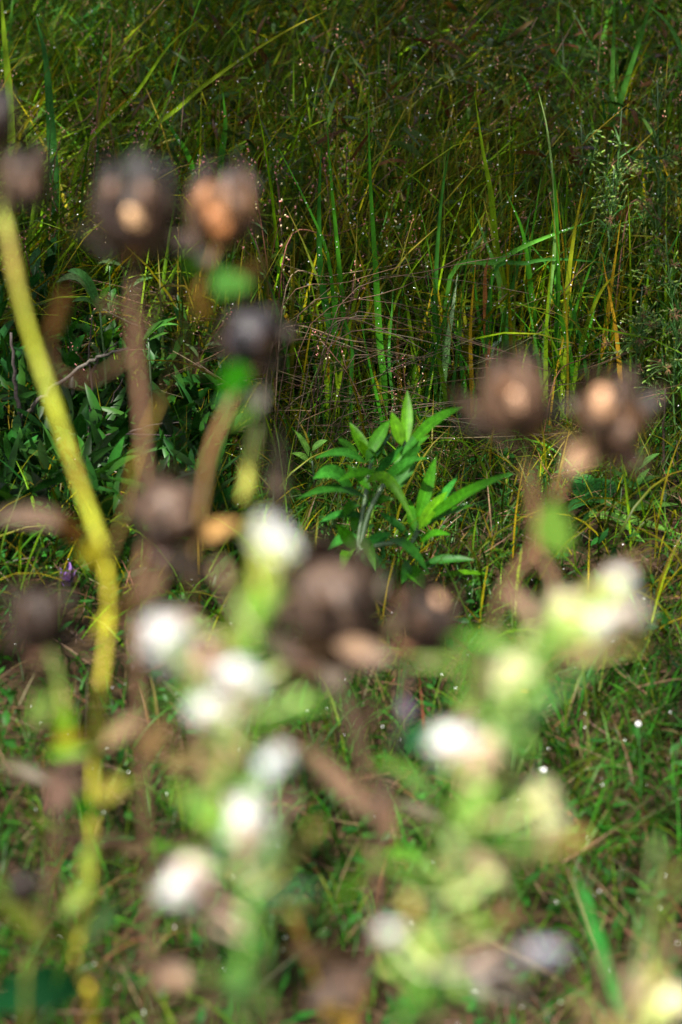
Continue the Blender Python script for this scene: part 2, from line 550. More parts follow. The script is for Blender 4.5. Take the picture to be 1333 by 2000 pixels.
mb = MB()
n = 1500
c = scatter(n, -1.2, 1.8, 4.6, 8.8)
pp = blade_paths(c, rng.normal(0.6, 1.2, n), rng.uniform(0.2, 1.2, n), rng.uniform(-0.1, 0.6, n), rng.uniform(0.25, 0.6, n), 5)
ribbons(mb, pp, blade_sides(pp, rng.uniform(0, 6.28, n), rng.normal(0, 1, n)), np.full((n, 5), 0.0022), jits([0.055, 0.026, 0.014], n, 0.3), 0.5)
# thin fallen straw across the foot of the bank
n = 300
c = np.stack([rng.uniform(-0.35, 0.5, n), rng.uniform(4.35, 4.9, n), np.zeros(n)], -1)
c[:, 2] = gh(c[:, 0], c[:, 1]) + rng.uniform(0.02, 0.2, n)
pp2 = blade_paths(c, rng.choice([0, math.pi], n) + rng.normal(0, 0.35, n), rng.uniform(1.15, 1.6, n), rng.normal(0, 0.25, n), rng.uniform(0.1, 0.4, n), 5)
ribbons(mb, pp2, blade_sides(pp2, rng.uniform(0, 6.28, n), rng.normal(0, 1, n)), np.full((n, 5), 0.0017), jits([0.05, 0.032, 0.015], n, 0.4), 0.5)
tag(mb.build('dead_stems', 'dry'), 'fine brown dead stems tangled through the grass bank', 'dead grass', kind='stuff')

# loose pink buds among the mass
mb = MB()
n = 1700
c = np.concatenate([scatter(1300, -0.1, 1.5, 5.0, 8.5), scatter(400, -0.9, 0.5, 4.8, 6.6)])
c[:, 2] += rng.uniform(0.28, 0.55, n)
cl = c + rng.normal(0, 0.002, (n, 3))
allb = np.concatenate([cl + np.array([0, 0, 0.005 * k]) + rng.normal(0, 0.0025, (n, 3)) for k in range(3)])
ellipsoids(mb, allb, unit(rng.normal(0, 0.5, (len(allb), 3)) + np.array([0, 0, 1])), 0.0024, 0.0014,
           np.where((rng.random(len(allb)) < 0.6)[:, None], jits([0.32, 0.13, 0.1], len(allb), 0.3), jits([0.5, 0.33, 0.22], len(allb), 0.25)), 5, 3)
tag(mb.build('pink_buds', 'petal'), 'specks of pale pink knotweed buds all over the bank', 'flower buds', kind='stuff')

# ------------------------------------------------------------------ knotweed sprigs one can pick out
def knotweed_master():
    o = empty('knotweed_sprig', (0, 0, 0), 'slender knotweed sprig with pale pink bead-like buds on the grassy bank', 'weed', 'pink knotweed sprigs on the bank')
    mb = MB(); st = smooth([[0, 0, 0], [0.01, 0, 0.14], [0.0, 0.01, 0.28], [0.03, 0, 0.42]], 4)
    tube(mb, st, [0.0018, 0.001], (0.09, 0.035, 0.022), 5); mb.build('stem', 'stem', o)
    ends = [([0.0, 0.0, 0.26], [-0.05, 0.0, 0.4]), ([0.0, 0.0, 0.3], [0.075, 0.0, 0.40]), (st[-3], [0.045, 0, 0.46])]
    for a, e in ends:
        a = np.array(a); e = np.array(e)
        mb = MB(); path = smooth([a, (a + e) / 2 + [0, 0, 0.012], e], 5)
        tube(mb, path, [0.0009, 0.0006], (0.13, 0.045, 0.03), 4)
        k = 7
        f = rng.uniform(0.55, 1.05, k)
        pos = a + (e - a) * f[:, None] + rng.normal(0, 0.007, (k, 3)) + np.array([0, 0, 0.006])
        ellipsoids(mb, pos, unit(rng.normal(0, 0.4, (k, 3)) + np.array([0.1, 0, 1])), 0.0034, 0.002,
                   np.where((rng.random(k) < 0.65)[:, None], jits([0.55, 0.24, 0.22], k, 0.15), jits([0.65, 0.5, 0.36], k, 0.15)), 6, 4)
        mb.build('bud_spike', 'petal', o)
    for z, s, L in ((0.1, 1, 0.075), (0.16, -1, 0.08), (0.21, 1, 0.07), (0.27, -1, 0.06), (0.32, 1, 0.05)):
        mb = MB()
        one_leaf(mb, [0, 0, z], [s * L, rng.uniform(-.03, .03), z + rng.uniform(-0.01, 0.03)], 0.012, jit([0.05, 0.1, 0.028]), 0.15, S=6)
        mb.build('leaf', 'leaf', o)
    return o


km = knotweed_master()
spots = [(360, 275, 5.0), (395, 265, 5.05), (205, 210, 5.3), (120, 250, 5.2), (300, 240, 5.1), (540, 290, 4.85), (560, 330, 4.8), (610, 270, 5.0),
         (660, 265, 5.1), (765, 620, 4.45), (775, 690, 4.4), (775, 755, 4.35), (690, 530, 4.6), (830, 430, 4.75), (850, 420, 4.8), (925, 430, 4.7),
         (1080, 160, 6.2), (1000, 130, 6.3), (890, 200, 6.0), (830, 210, 6.1), (780, 250, 5.8), (1110, 260, 5.6), (1115, 175, 5.9), (1040, 260, 5.5),
         (950, 60, 6.6), (860, 70, 6.7), (760, 60, 6.7), (1120, 60, 6.5), (1180, 40, 6.5), (690, 150, 6.1), (560, 120, 6.2), (590, 180, 5.7),
         (1010, 210, 5.8), (980, 300, 5.3), (1020, 340, 5.2), (640, 320, 4.9), (580, 420, 4.7), (240, 600, 4.5), (330, 560, 4.6), (180, 560, 4.55),
         (720, 390, 4.9), (800, 340, 5.1), (1240, 80, 6.2), (150, 200, 5.5), (255, 350, 4.9)]
for k in range(40):
    yy = rng.uniform(4.75, 7.2)
    spots.append((rng.uniform(450, 1250) if k % 3 else rng.uniform(60, 560), np.interp(yy, [4.75, 7.2], [430, 25]) + rng.normal(0, 40), yy))
for i, (px, py, yy) in enumerate(spots):
    top = PY(px, py, yy)
    g = G(top[0], yy)
    hgt = max(0.16, top[2] - g[2])
    rz = rng.uniform(0, 6.28)
    own = {9: 'knotweed sprig with pink buds behind the leafy plant, highest of three', 10: 'knotweed sprig with pink buds behind the leafy plant, middle of three',
           11: 'knotweed sprig with pink buds just above the top leaf of the leafy plant', 37: 'knotweed sprig with few buds against the pinkish dry stem',
           38: 'knotweed sprig with few buds between the pinkish and ochre stems', 39: 'knotweed sprig in the dark corner by the arching pale leaf',
           15: 'knotweed sprig touching the dew beaded grass tuft', 42: 'knotweed sprig among the wide-bladed grass clump', 44: 'knotweed sprig just above the gaping capsule'}.get(i)
    if i == 0:
        km.location = g; km.rotation_euler = (0.1, 0.2, rz); km.scale = (hgt / 0.45,) * 3
    else:
        copy_tree(km, g, rz, hgt / 0.45, own or km['label'])


# ------------------------------------------------------------------ tall grass tufts, blade by blade
def px_blade(mb, pix, Y0, width, col, tipcol=None, fold=0.4, lean=0.0, base_ground=True, twist=0.0, S=4):
    """pix from base to tip, standing in the vertical plane y = Y0 (leaning by `lean` metres towards the tip)"""
    k = len(pix)
    pts = [PY(px, py, Y0 + lean * i / max(1, k - 1)) for i, (px, py) in enumerate(pix)]
    if base_ground:
        g = G(pts[0][0] + (pts[0][0] - pts[1][0]) * 0.15, Y0 + 0.005)
        if pts[0][2] - g[2] > 0.02:
            pts = [g] + pts
    pts = smooth(pts, S)
    tan = unit(np.gradient(pts, axis=0))
    side = unit(np.cross(tan, np.array([math.sin(twist), -math.cos(twist), 0.12])))
    n = len(pts)
    c = np.tile(np.asarray(col, float), (n, 1))
    if tipcol is not None:
        f = np.linspace(0, 1, n)[:, None] ** 3
        c = c * (1 - f) + np.asarray(tipcol) * f
    ribbons(mb, pts[None], side[None], (width * prof_grass(n))[None], c[None], fold)
    return pts


BG = [0.035, 0.15, 0.008]; YG = [0.1, 0.18, 0.006]; DG = [0.018, 0.085, 0.01]; BL = [0.026, 0.11, 0.014]; YEL = [0.22, 0.16, 0.008]; BRN = [0.2, 0.075, 0.02]


def tuft(label, Y0, blades, extra=0, xr=None, top=None, group='tall grass tufts along the foot of the bank'):
    x0 = PY(blades[0][0][0][0], blades[0][0][0][1], Y0)[0]
    root = empty('grass_tuft', G(x0, Y0), label, 'grass', group)
    rows = []
    for pix, w, col, *rest in blades:
        mb = MB()
        pts = px_blade(mb, pix, Y0 + rng.uniform(-0.05, 0.05), w * 1.45e-3, jit(col, 0.12), tipcol=rest[0] if rest else None,
                       lean=rng.uniform(-0.05, 0.05), twist=rng.uniform(-0.5, 0.5))
        mb.build('blade', 'grass', root)
        if len(pts) > 12:
            rows.append(pts[:: max(1, len(pts) // 10)][:10])
    for k in range(extra):
        bx = rng.uniform(*xr); tx = bx + rng.normal(0, 45)
        by = rng.uniform(740, 840); ty = rng.uniform(*top)
        mb = MB()
        px_blade(mb, [(bx, by), (bx * 0.6 + tx * 0.4 + rng.normal(0, 6), by * 0.5 + ty * 0.5), (tx, ty)], Y0 + rng.uniform(-0.1, 0.15), rng.uniform(3.5, 9) * 1.25e-3,
                 jit([BG, YG, DG, DG, YEL][rng.integers(0, 5)], 0.2), lean=rng.uniform(-0.06, 0.06), twist=rng.uniform(-0.9, 0.9))
        mb.build('blade', 'grass', root)
    if rows:
        m_ = min(len(r_) for r_ in rows)
        dew_from(np.array([r_[:m_] for r_ in rows]), 5 * len(rows), 0.0009, 0.0019, 0.3)
    return root


tuft('tall tuft of narrow green blades nearest the dark seed head with green leaf', 4.62, [
    ([(690, 800), (686, 775), (665, 545), (647, 354), (637, 204)], 8, BG),
    ([(690, 830), (677, 788), (657, 698), (627, 545), (623, 407), (628, 281)], 12, DG),
    ([(670, 790), (655, 640), (640, 500), (600, 400), (545, 290)], 6, BG),
    ([(640, 780), (628, 650), (605, 540)], 6, YG),
    ([(655, 800), (690, 600), (735, 480)], 5, YG),
    ([(600, 900), (575, 850), (545, 800)], 9, BG),
], 12, (600, 700), (480, 690))
tuft('tall upright grass tuft rising behind the bright leafy plant', 4.58, [
    ([(752, 760), (742, 666), (734, 524), (724, 362), (720, 208)], 9, BG),
    ([(819, 800), (811, 723), (799, 626), (787, 555)], 9, YG),
    ([(770, 800), (760, 700), (765, 620), (770, 540)], 4, BL),
    ([(740, 790), (755, 660), (785, 560), (850, 470)], 5, YG),
    ([(784, 800), (778, 690), (776, 600)], 6, YEL, [.2, .08, .02]),
], 13, (715, 830), (470, 690))
tuft('tall grass tuft with blue-green blade beside brown dead blade', 4.6, [
    ([(850, 740), (848, 666), (852, 516), (864, 374), (882, 273)], 8, BL),
    ([(862, 800), (872, 686), (884, 605), (894, 536)], 9, [0.09, 0.24, 0.04], [0.5, 0.6, 0.4]),
    ([(916, 790), (916, 706), (910, 634), (900, 561)], 7, YG, YEL),
    ([(915, 810), (900, 700), (888, 610)], 7, BG),
    ([(955, 720), (950, 620), (948, 540), (955, 500)], 8, BRN, [.12, .05, .02]),
    ([(1038, 611), (970, 598), (904, 585), (805, 567)], 5, YG, YEL),
    ([(830, 810), (850, 700), (875, 580)], 5, YG),
], 12, (840, 950), (470, 690))
tuft('tall grass tuft with dew beaded blades behind the egg-shaped seed head', 4.62, [
    ([(1010, 690), (989, 585), (969, 488), (959, 383), (943, 293), (927, 180)], 11, YG),
    ([(995, 680), (985, 617), (973, 536), (949, 472), (925, 407)], 8, [0.09, 0.22, 0.03]),
    ([(985, 600), (969, 496), (959, 447), (945, 391)], 5, YG, [.4, .35, .05]),
    ([(985, 680), (989, 609), (1010, 524), (1038, 407)], 9, DG),
    ([(1052, 720), (1050, 694), (1038, 565), (1022, 455), (989, 374)], 9, BG),
    ([(880, 540), (965, 512), (1026, 480), (1100, 451), (1170, 428)], 7, [0.06, 0.18, 0.02]),
    ([(960, 545), (1026, 514), (1099, 506), (1220, 518)], 6, BL),
    ([(960, 690), (977, 664), (1009, 609)], 6, [0.2, 0.32, 0.2], [.5, .6, .5]),
    ([(1060, 700), (1075, 560), (1085, 420), (1070, 261), (1052, 180)], 6, [0.09, 0.2, 0.04], [.3, .4, .15]),
], 16, (960, 1070), (400, 660))
tuft('dense tuft of upright grass between the two brown heads and budding weeds', 4.6, [
    ([(1100, 740), (1105, 600), (1120, 470), (1140, 360)], 8, YG, YEL),
    ([(1080, 740), (1090, 560), (1085, 380), (1080, 320)], 7, BG),
    ([(1120, 760), (1145, 640), (1180, 560), (1215, 530)], 6, YG, YEL),
    ([(1130, 740), (1160, 600), (1190, 480)], 7, BG),
    ([(1095, 720), (1115, 560), (1142, 455)], 4, YEL),
    ([(1180, 720), (1200, 640), (1195, 560)], 10, BG),
    ([(1150, 760), (1125, 620), (1070, 520), (1030, 470)], 5, BL),
    ([(1120, 740), (1095, 620), (1068, 560)], 8, BG),
], 20, (1070, 1230), (360, 660))
tuft('tall wide-bladed grass clump high on the bank by the small buds', 5.6, [
    ([(1175, 470), (1190, 300), (1197, 140), (1202, -40)], 13, [0.05, 0.15, 0.02]),
    ([(1160, 470), (1200, 240), (1255, 60), (1290, -60)], 12, [0.05, 0.15, 0.02]),
    ([(1150, 480), (1170, 330), (1225, 170), (1280, 60)], 9, YG, YEL),
    ([(1190, 330), (1180, 220), (1160, 100)], 7, BL),
    ([(1345, 170), (1333, 100), (1300, 40), (1262, 8)], 9, [0.06, 0.16, 0.03]),
    ([(1220, 440), (1215, 280), (1240, 140)], 8, YEL),
], 0, None, None, 'tall grass clumps high on the bank')
tuft('broad green blades at the edge of the bank above the grey-brown head', 5.3, [
    ([(110, 420), (100, 260), (90, 120), (70, 30)], 15, [0.03, 0.12, 0.02]),
    ([(25, 330), (18, 180), (8, 60), (2, -30)], 12, YG),
    ([(190, 400), (190, 300), (196, 190), (190, 140)], 6, BL),
    ([(30, 300), (80, 200), (130, 90)], 7, OLIVE),
    ([(130, 420), (170, 330), (210, 150), (220, 50)], 6, [.1, .12, .02], [.2, .07, .03]),
], 0, None, None, 'tall grass clumps high on the bank')

tuft('grass clump with long yellow-tipped arching blade above the orange-brown capsule', 5.25, [
    ([(430, 340), (440, 250), (436, 180)], 10, BG),
    ([(380, 350), (340, 260), (305, 210)], 8, BG),
    ([(280, 300), (350, 210), (450, 130), (560, 60), (640, 20)], 6, YG, YEL),
    ([(150, 320), (260, 190), (330, 90), (400, 30)], 6, YG),
], 0, None, None, 'tall grass clumps high on the bank')

# long arching dark stalks crossing the picture
arch = [([(470, 420), (560, 330), (700, 240), (900, 150), (1090, 90)], 4.95, [0.06, 0.07, 0.02], 'very long arching dark grass stem sweeping across the whole bank'),
        ([(500, 370), (620, 270), (780, 190), (960, 110), (1080, 90)], 5.1, [0.06, 0.07, 0.02], 'long thin olive stem arching above the longest dark stem'),
        ([(640, 130), (720, 80), (800, 20), (850, -20)], 5.6, [0.05, 0.06, 0.02], 'short dark olive stem slanting out through the top edge'),
        ([(190, 230), (200, 110), (215, 30)], 5.3, [0.09, 0.03, 0.015], 'rusty thin stem with dark tip above the brown open capsule'),
        ([(110, 300), (180, 220), (230, 110), (330, -10)], 5.2, [0.12, 0.06, 0.02], 'rusty stem slanting up to the top edge over the fresh grass'),
        ([(560, 800), (640, 750), (760, 700), (860, 660), (1060, 545)], 4.5, [0.1, 0.07, 0.045], 'straight brown stalk slanting up past the tall grass tufts'),
        ([(540, 655), (680, 665), (780, 680), (915, 725)], 4.42, [0.16, 0.11, 0.06], 'dry straw stalk with pale tip crossing the tall tufts'),
        ([(560, 560), (640, 540), (760, 520), (830, 500)], 4.55, [0.17, 0.12, 0.07], 'pale straw stalk lying nearly level behind the tall blades'),
        ([(1085, 740), (1140, 700), (1200, 665), (1230, 650)], 4.4, [0.16, 0.07, 0.03], 'rust brown stalk rising above the pair of brown heads'),
        ([(1225, 420), (1280, 425), (1333, 450)], 4.7, [0.12, 0.05, 0.03], 'reddish curved grass stem among the small green buds'),
        ([(560, 480), (650, 460), (740, 430), (830, 420)], 4.7, [0.14, 0.05, 0.03], 'red-brown slender stalk behind the pink buds')]
for pix, yy, col, lab in arch:
    mb = MB()
    pts = [PY(px, py, yy + 0.1 * i) for i, (px, py) in enumerate(pix)]
    g = G(pts[0][0] - 0.03, yy - 0.02)
    path = smooth([g + [0, 0, -0.01]] + pts, 6)
    tube(mb, path, [0.0016, 0.0011, 0.0006], np.array([np.array(col), np.array(col) * 1.15]), 5)
    tag(mb.build('dry_stalk', 'dry', None, g), lab, 'stalk', 'single dry stalks on the bank')

# fallen straws at the foot of the bank, alike
for k in range(20):
    x0 = rng.uniform(530, 700); y0 = rng.uniform(560, 860)
    ln = rng.uniform(160, 420); sl = rng.normal(-0.08, 0.22)
    yy = rng.uniform(4.3, 4.55)
    pix = [(x0, y0), (x0 + ln * 0.5, y0 + sl * ln * 0.5 + rng.normal(-14, 16)), (x0 + ln, y0 + sl * ln)]
    pts = [PY(px, py, yy + rng.uniform(-0.03, 0.03)) for px, py in pix]
    pts = [G(pts[0][0] - 0.06, yy)] + [np.array([p[0], p[1], max(p[2], gh(p[0], p[1]) + 0.01)]) for p in pts]
    mb = MB(); tube(mb, smooth(pts, 4), [0.0011, 0.0008], jit([0.055, 0.034, 0.018], 0.3), 4)
    tag(mb.build('fallen_straw', 'dry', None, pts[0]), 'thin brown fallen straw among those in front of the tall tufts', 'straw', 'fallen straws at the foot of the bank')


# ------------------------------------------------------------------ bright leafy plant in the middle
def leaf_part(root, bpix, tpix, d0, d1, wpx, col, droop=0.1, face=(0, -0.7, 0.7), mat='leaf', tipcol=None, fold=0.3, name='leaf'):
    mb = MB()
    one_leaf(mb, P(*bpix, d0), P(*tpix, d1), wpx * (0.76 if mat == 'leaf' else 1.0) * K * (d0 + d1) / 2, col, droop, face, S=10, fold=fold, tipcol=tipcol)
    return mb.build(name, mat, root)


LP = 3.62
plant_base = G(P(700, 1150, LP)[0], PY(700, 1150, 3.5)[1])
g0 = P(695, 1160, LP); g0 = G(g0[0], g0[1])
root = empty('leafy_plant', g0, 'bright green plant with long pointed leaves standing in front of the tall grass', 'plant')
LG = np.array([0.048, 0.15, 0.002]); MG = np.array([0.024, 0.108, 0.003]); BGN = np.array([0.014, 0.072, 0.006]); DGN = np.array([0.012, 0.075, 0.008])
for pix in ([(695, 1160), (700, 1060), (712, 985), (722, 920), (735, 870)], [(699, 1090), (722, 1000), (760, 930), (785, 890), (795, 860)],
            [(699, 1075), (760, 1062), (800, 1062), (815, 1040), (822, 1020)]):
    mb = MB(); pts = [P(px, py, LP + 0.01 * i) for i, (px, py) in enumerate(pix)]
    if pix[0][1] > 1150: pts = [g0 + [0, 0, -0.01]] + pts
    tube(mb, smooth(pts, 5), [0.0045, 0.003], (0.04, 0.08, 0.025), 7); mb.build('stem', 'stem', root)
leaves = [  # base, tip, depth base, depth tip, width px, colour, droop
    ((795, 865), (796, 762), 0, .02, 30, LG, .02), ((785, 870), (765, 805), 0, .0, 32, LG * .9, .03), ((790, 885), (905, 795), 0, -.06, 34, MG, .10),
    ((785, 890), (880, 800), -.01, -.02, 30, BGN * 1.3, .06), ((775, 930), (822, 870), 0, -.03, 34, BGN, .05), ((722, 900), (683, 825), 0, .02, 32, LG, .03),
    ((718, 895), (762, 820), 0, .03, 34, MG, .04), ((725, 905), (770, 840), 0, .05, 26, DGN * 1.5, .02), ((715, 905), (616, 895), 0, -.07, 28, BGN * 1.6, .12),
    ((700, 890), (660, 856), 0, .04, 20, MG, .04), ((735, 910), (715, 905), 0, -.07, 26, MG * 1.3, .25), ((690, 970), (612, 935), 0, -.08, 44, BGN * 2.0, .22),
    ((715, 972), (580, 975), 0, -.1, 30, BGN * 1.2, .10), ((725, 960), (675, 905), 0, .03, 26, MG, .03), ((715, 945), (808, 1018), -.04, -.1, 30, LG * 1.15, .30),
    ((745, 945), (835, 895), 0, -.06, 26, BGN * 1.2, .12), ((765, 960), (815, 905), .02, .02, 36, BGN * 1.2, .03), ((700, 985), (672, 1010), .02, .0, 36, MG * 1.2, .15),
    ((705, 1000), (690, 1040), .03, .02, 34, MG, .05), ((695, 1075), (658, 1025), 0, -.04, 34, MG, .06), ((690, 1085), (668, 1120), 0, -.05, 34, LG * .9, .3),
    ((705, 1080), (765, 1040), 0, .05, 34, DGN * 1.6, .05), ((750, 1060), (838, 1120), -.04, -.12, 38, BGN * .8, .16), ((700, 1085), (755, 1110), 0, .0, 40, DGN * 1.5, .05),
    ((822, 1025), (1005, 922), 0, -.22, 38, MG, .03), ((815, 1020), (852, 892), 0, .0, 34, MG, .02), ((820, 1030), (895, 930), 0, .05, 26, DGN * 1.8, .02),
    ((818, 1035), (875, 960), -.02, -.04, 36, LG, .05), ((808, 1045), (800, 975), 0, .04, 26, MG, .05), ((830, 1100), (928, 1094), 0, -.02, 24, BGN, .06),
    ((790, 1110), (830, 1150), -.02, -.05, 44, MG, .1), ((860, 1125), (960, 1122), .05, .0, 18, LG * .7, .04), ((800, 1100), (785, 1140), -.02, -.05, 34, BGN * 1.3, .12),
    ((735, 925), (660, 940), -.02, -.05, 24, MG, .1), ((730, 930), (790, 870), .03, .06, 24, DGN * 1.4, .03), ((770, 905), (840, 850), .02, .04, 24, MG, .06), ((710, 1010), (625, 1020), .03, .0, 24, DGN * 1.3, .12),
    ((712, 990), (770, 975), .03, .02, 26, MG, .1), ((800, 1050), (740, 1000), .03, .05, 24, DGN * 1.4, .05), ((825, 1030), (930, 985), .04, .1, 22, MG * .8, .05), ((820, 1060), (880, 1045), .0, -.05, 24, MG, .12),
    ((700, 1050), (640, 1075), .02, -.02, 28, DGN * 1.4, .15), ((705, 1060), (735, 1115), -.02, -.08, 30, MG, .2), ((740, 900), (745, 840), .01, .04, 20, LG * .8, .02), ((800, 880), (835, 835), .03, .06, 20, LG * .7, .03),
    ((790, 860), (812, 800), 0.02, .05, 24, MG, .02), ((720, 895), (700, 860), -.02, -.04, 22, LG, .05),
]
for b_, t_, a0, a1, w, c, dr in leaves:
    leaf_part(root, b_, t_, LP + a0, LP + a1, w, jit(c, 0.1), dr, face=(rng.normal(0, 0.35), -0.75, 0.65), tipcol=np.asarray(c) * [0.9, 0.95, 1.0])

# second, smaller seedlings by the foot of the tall grass
def sprig(name, label, cat, group, px, ptop, pbot, Y0, nl, Lpx, wpx, col, lean_px=0, up=0.5, mat='leaf', stemcol=(0.03, 0.07, 0.02)):
    """a leafy upright shoot rooted on the ground at depth Y0"""
    top = PY(px + lean_px, ptop, Y0 - 0.04); bot = PY(px, pbot, Y0)
    g = G(bot[0], Y0)
    root = empty(name, g, label, cat, group)
    path = smooth([g + [0, 0, -0.01], g * 0.5 + top * 0.5 + [rng.normal(0, 0.012), 0, 0], top], 6)
    mb = MB(); tube(mb, path, [0.0028, 0.0014], stemcol, 6); mb.build('stem', 'stem', root)
    m = K * Y0
    az = rng.uniform(0, 6.28)
    for i in range(nl):
        f = 0.18 + 0.8 * (i + 0.5) / nl
        p = path[min(len(path) - 1, int(f * (len(path) - 1)))]
        az += 2.4
        L_ = Lpx * m * rng.uniform(0.7, 1.15) * (1.1 - 0.45 * f)
        el = up + 0.6 * f + rng.normal(0, 0.15)
        d = np.array([math.cos(az) * math.cos(el), math.sin(az) * math.cos(el), math.sin(el)])
        mb = MB(); one_leaf(mb, p, p + d * L_, wpx * m * rng.uniform(0.8, 1.2), jit(np.asarray(col) * [0.6, 0.54, 0.34], 0.3), rng.uniform(0.03, 0.2), face=(d[0] * -0.5, d[1] * -0.5, 1), S=7)
        mb.build('leaf', mat, root)
    return root


WEED = 'leafy weeds in the dark corner under the yellow stem'
for k, (px, pt, pb, yy, nl, L_, w, c, lp) in enumerate([
        (130, 620, 960, 4.5, 14, 95, 22, [0.022, 0.12, 0.02], 0), (195, 640, 980, 4.45, 16, 100, 22, [0.03, 0.14, 0.018], 10),
        (30, 690, 1000, 4.4, 14, 100, 22, [0.018, 0.10, 0.03], -10), (235, 700, 930, 4.5, 10, 90, 20, [0.03, 0.14, 0.02], 10),
        (75, 720, 1000, 4.3, 16, 110, 28, [0.015, 0.09, 0.025], 0), (150, 850, 1060, 4.15, 12, 110, 28, [0.02, 0.11, 0.02], 15),
        (40, 880, 1120, 4.05, 14, 110, 30, [0.016, 0.09, 0.02], -10), (210, 860, 1050, 4.15, 12, 95, 24, [0.02, 0.11, 0.022], 25),
        (60, 520, 800, 4.75, 12, 85, 24, [0.02, 0.10, 0.035], 10), (110, 470, 760, 4.8, 12, 80, 20, [0.022, 0.10, 0.03], 0),
        (300, 620, 820, 4.6, 10, 70, 20, [0.025, 0.10, 0.03], 20), (5, 560, 900, 4.55, 14, 100, 24, [0.015, 0.085, 0.025], -5),
        (215, 520, 720, 4.75, 8, 60, 18, [0.03, 0.13, 0.03], 0)]):
    labs = ['narrow-leaved dark green weed crossing behind the forked twig', 'brighter narrow-leaved weed with tall shoot beside the forked twig',
            'bluish dark weed beside the grey woody trunk', 'light green weed partly hidden by the pinkish dry stem', 'dark broad-leaved weed at the foot of the woody trunk',
            'low dark green weed where the yellow stem forks', 'large dark weed above the purple flower', 'dark weed in the gap between yellow stem and brown husk',
            'bluish weed high beside the upper yellow stem', 'small dark weed beneath the open capsule', 'grey-green weed between the pinkish and ochre stems',
            'very dark weed cut by the picture edge', 'small fresh green weed just under the open capsule']
    sprig('leafy_weed', labs[k], 'weed', WEED, px, pt, pb, yy, nl, L_, w, c, lp)

# curved big leaf seen at (170,560)
root = empty('broad_leaf_shoot', G(PY(190, 640, 4.4)[0], 4.4), 'single shoot with big arching pale green leaf above the forked twig', 'weed')
mb = MB(); s0 = G(PY(190, 640, 4.4)[0], 4.4); s1 = PY(196, 610, 4.4)
tube(mb, smooth([s0, (s0 + s1) / 2 + [0.01, 0, 0], s1], 5), [0.003, 0.002], (0.04, 0.09, 0.02), 6); mb.build('stem', 'stem', root)
for t_, w, c, dr in (((132, 530), 26, [0.05, 0.15, 0.035], .18), ((110, 552), 20, [0.07, 0.12, 0.045], .25), ((215, 560), 16, [0.04, .12, .02], .1), ((140, 590), 14, [.05, .13, .02], .12)):
    mb = MB(); one_leaf(mb, s1, PY(*t_, 4.3), w * K * 4.4, c, dr, (0.2, -0.7, 0.6), S=9); mb.build('leaf', 'leaf', root)

# the woody twigs
def twig(label, pixlists, Y0, r, col, name='dead_twig', cat='twig'):
    b0 = PY(*pixlists[0][0], Y0); g = G(b0[0], Y0)
    root = empty(name, g, label, cat, 'bare twigs in the dark corner')
    for j, pix in enumerate(pixlists):
        pts = [PY(px, py, Y0 - 0.02 * i) for i, (px, py) in enumerate(pix)]
        if j == 0 and pts[0][2] - g[2] > 0.02: pts = [g + [0, 0, -0.01]] + pts
        pts = smooth(pts, 5); pts[1:-1] += rng.normal(0, r * 0.35, (len(pts) - 2, 3))
        mb = MB(); tube(mb, pts, [r * (0.75 if j else 1), r * 0.4], jit(col, 0.15), 7); mb.build('branch', 'dry', root)
    return root


twig('grey bark-covered woody trunk forking into a long thin twig', [
    [(25, 1000), (32, 880), (40, 815), (30, 740), (22, 650)], [(40, 818), (75, 785), (120, 745), (175, 706), (215, 690), (250, 680)],
    [(30, 860), (14, 900), (5, 960)]], 4.2, 0.006, [0.06, 0.05, 0.042])
twig('thin dark upright twig behind the long forked one', [[(172, 900), (178, 760), (174, 690), (180, 620)], [(176, 740), (195, 700), (230, 668)], [(175, 860), (215, 790), (240, 740)]], 4.3, 0.0028, [0.05, 0.035, 0.03])
twig('pale lichen-grey twig lying low beside the ochre stem', [[(170, 868), (200, 852), (240, 848), (330, 850), (370, 845)], [(240, 848), (300, 830), (350, 825)]], 4.2, 0.0028, [0.16, 0.13, 0.11])
twig('curved bare twig hanging over the brown husk', [[(140, 905), (175, 910), (235, 925), (300, 960)]], 4.1, 0.002, [0.14, 0.11, 0.09])
twig('bare branched twig lying beside the purple flower', [[(5, 1160), (45, 1150), (95, 1135)], [(25, 1110), (32, 1070), (40, 1040)], [(30, 1112), (80, 1105), (120, 1098)]], 3.9, 0.0022, [0.09, 0.07, 0.055])

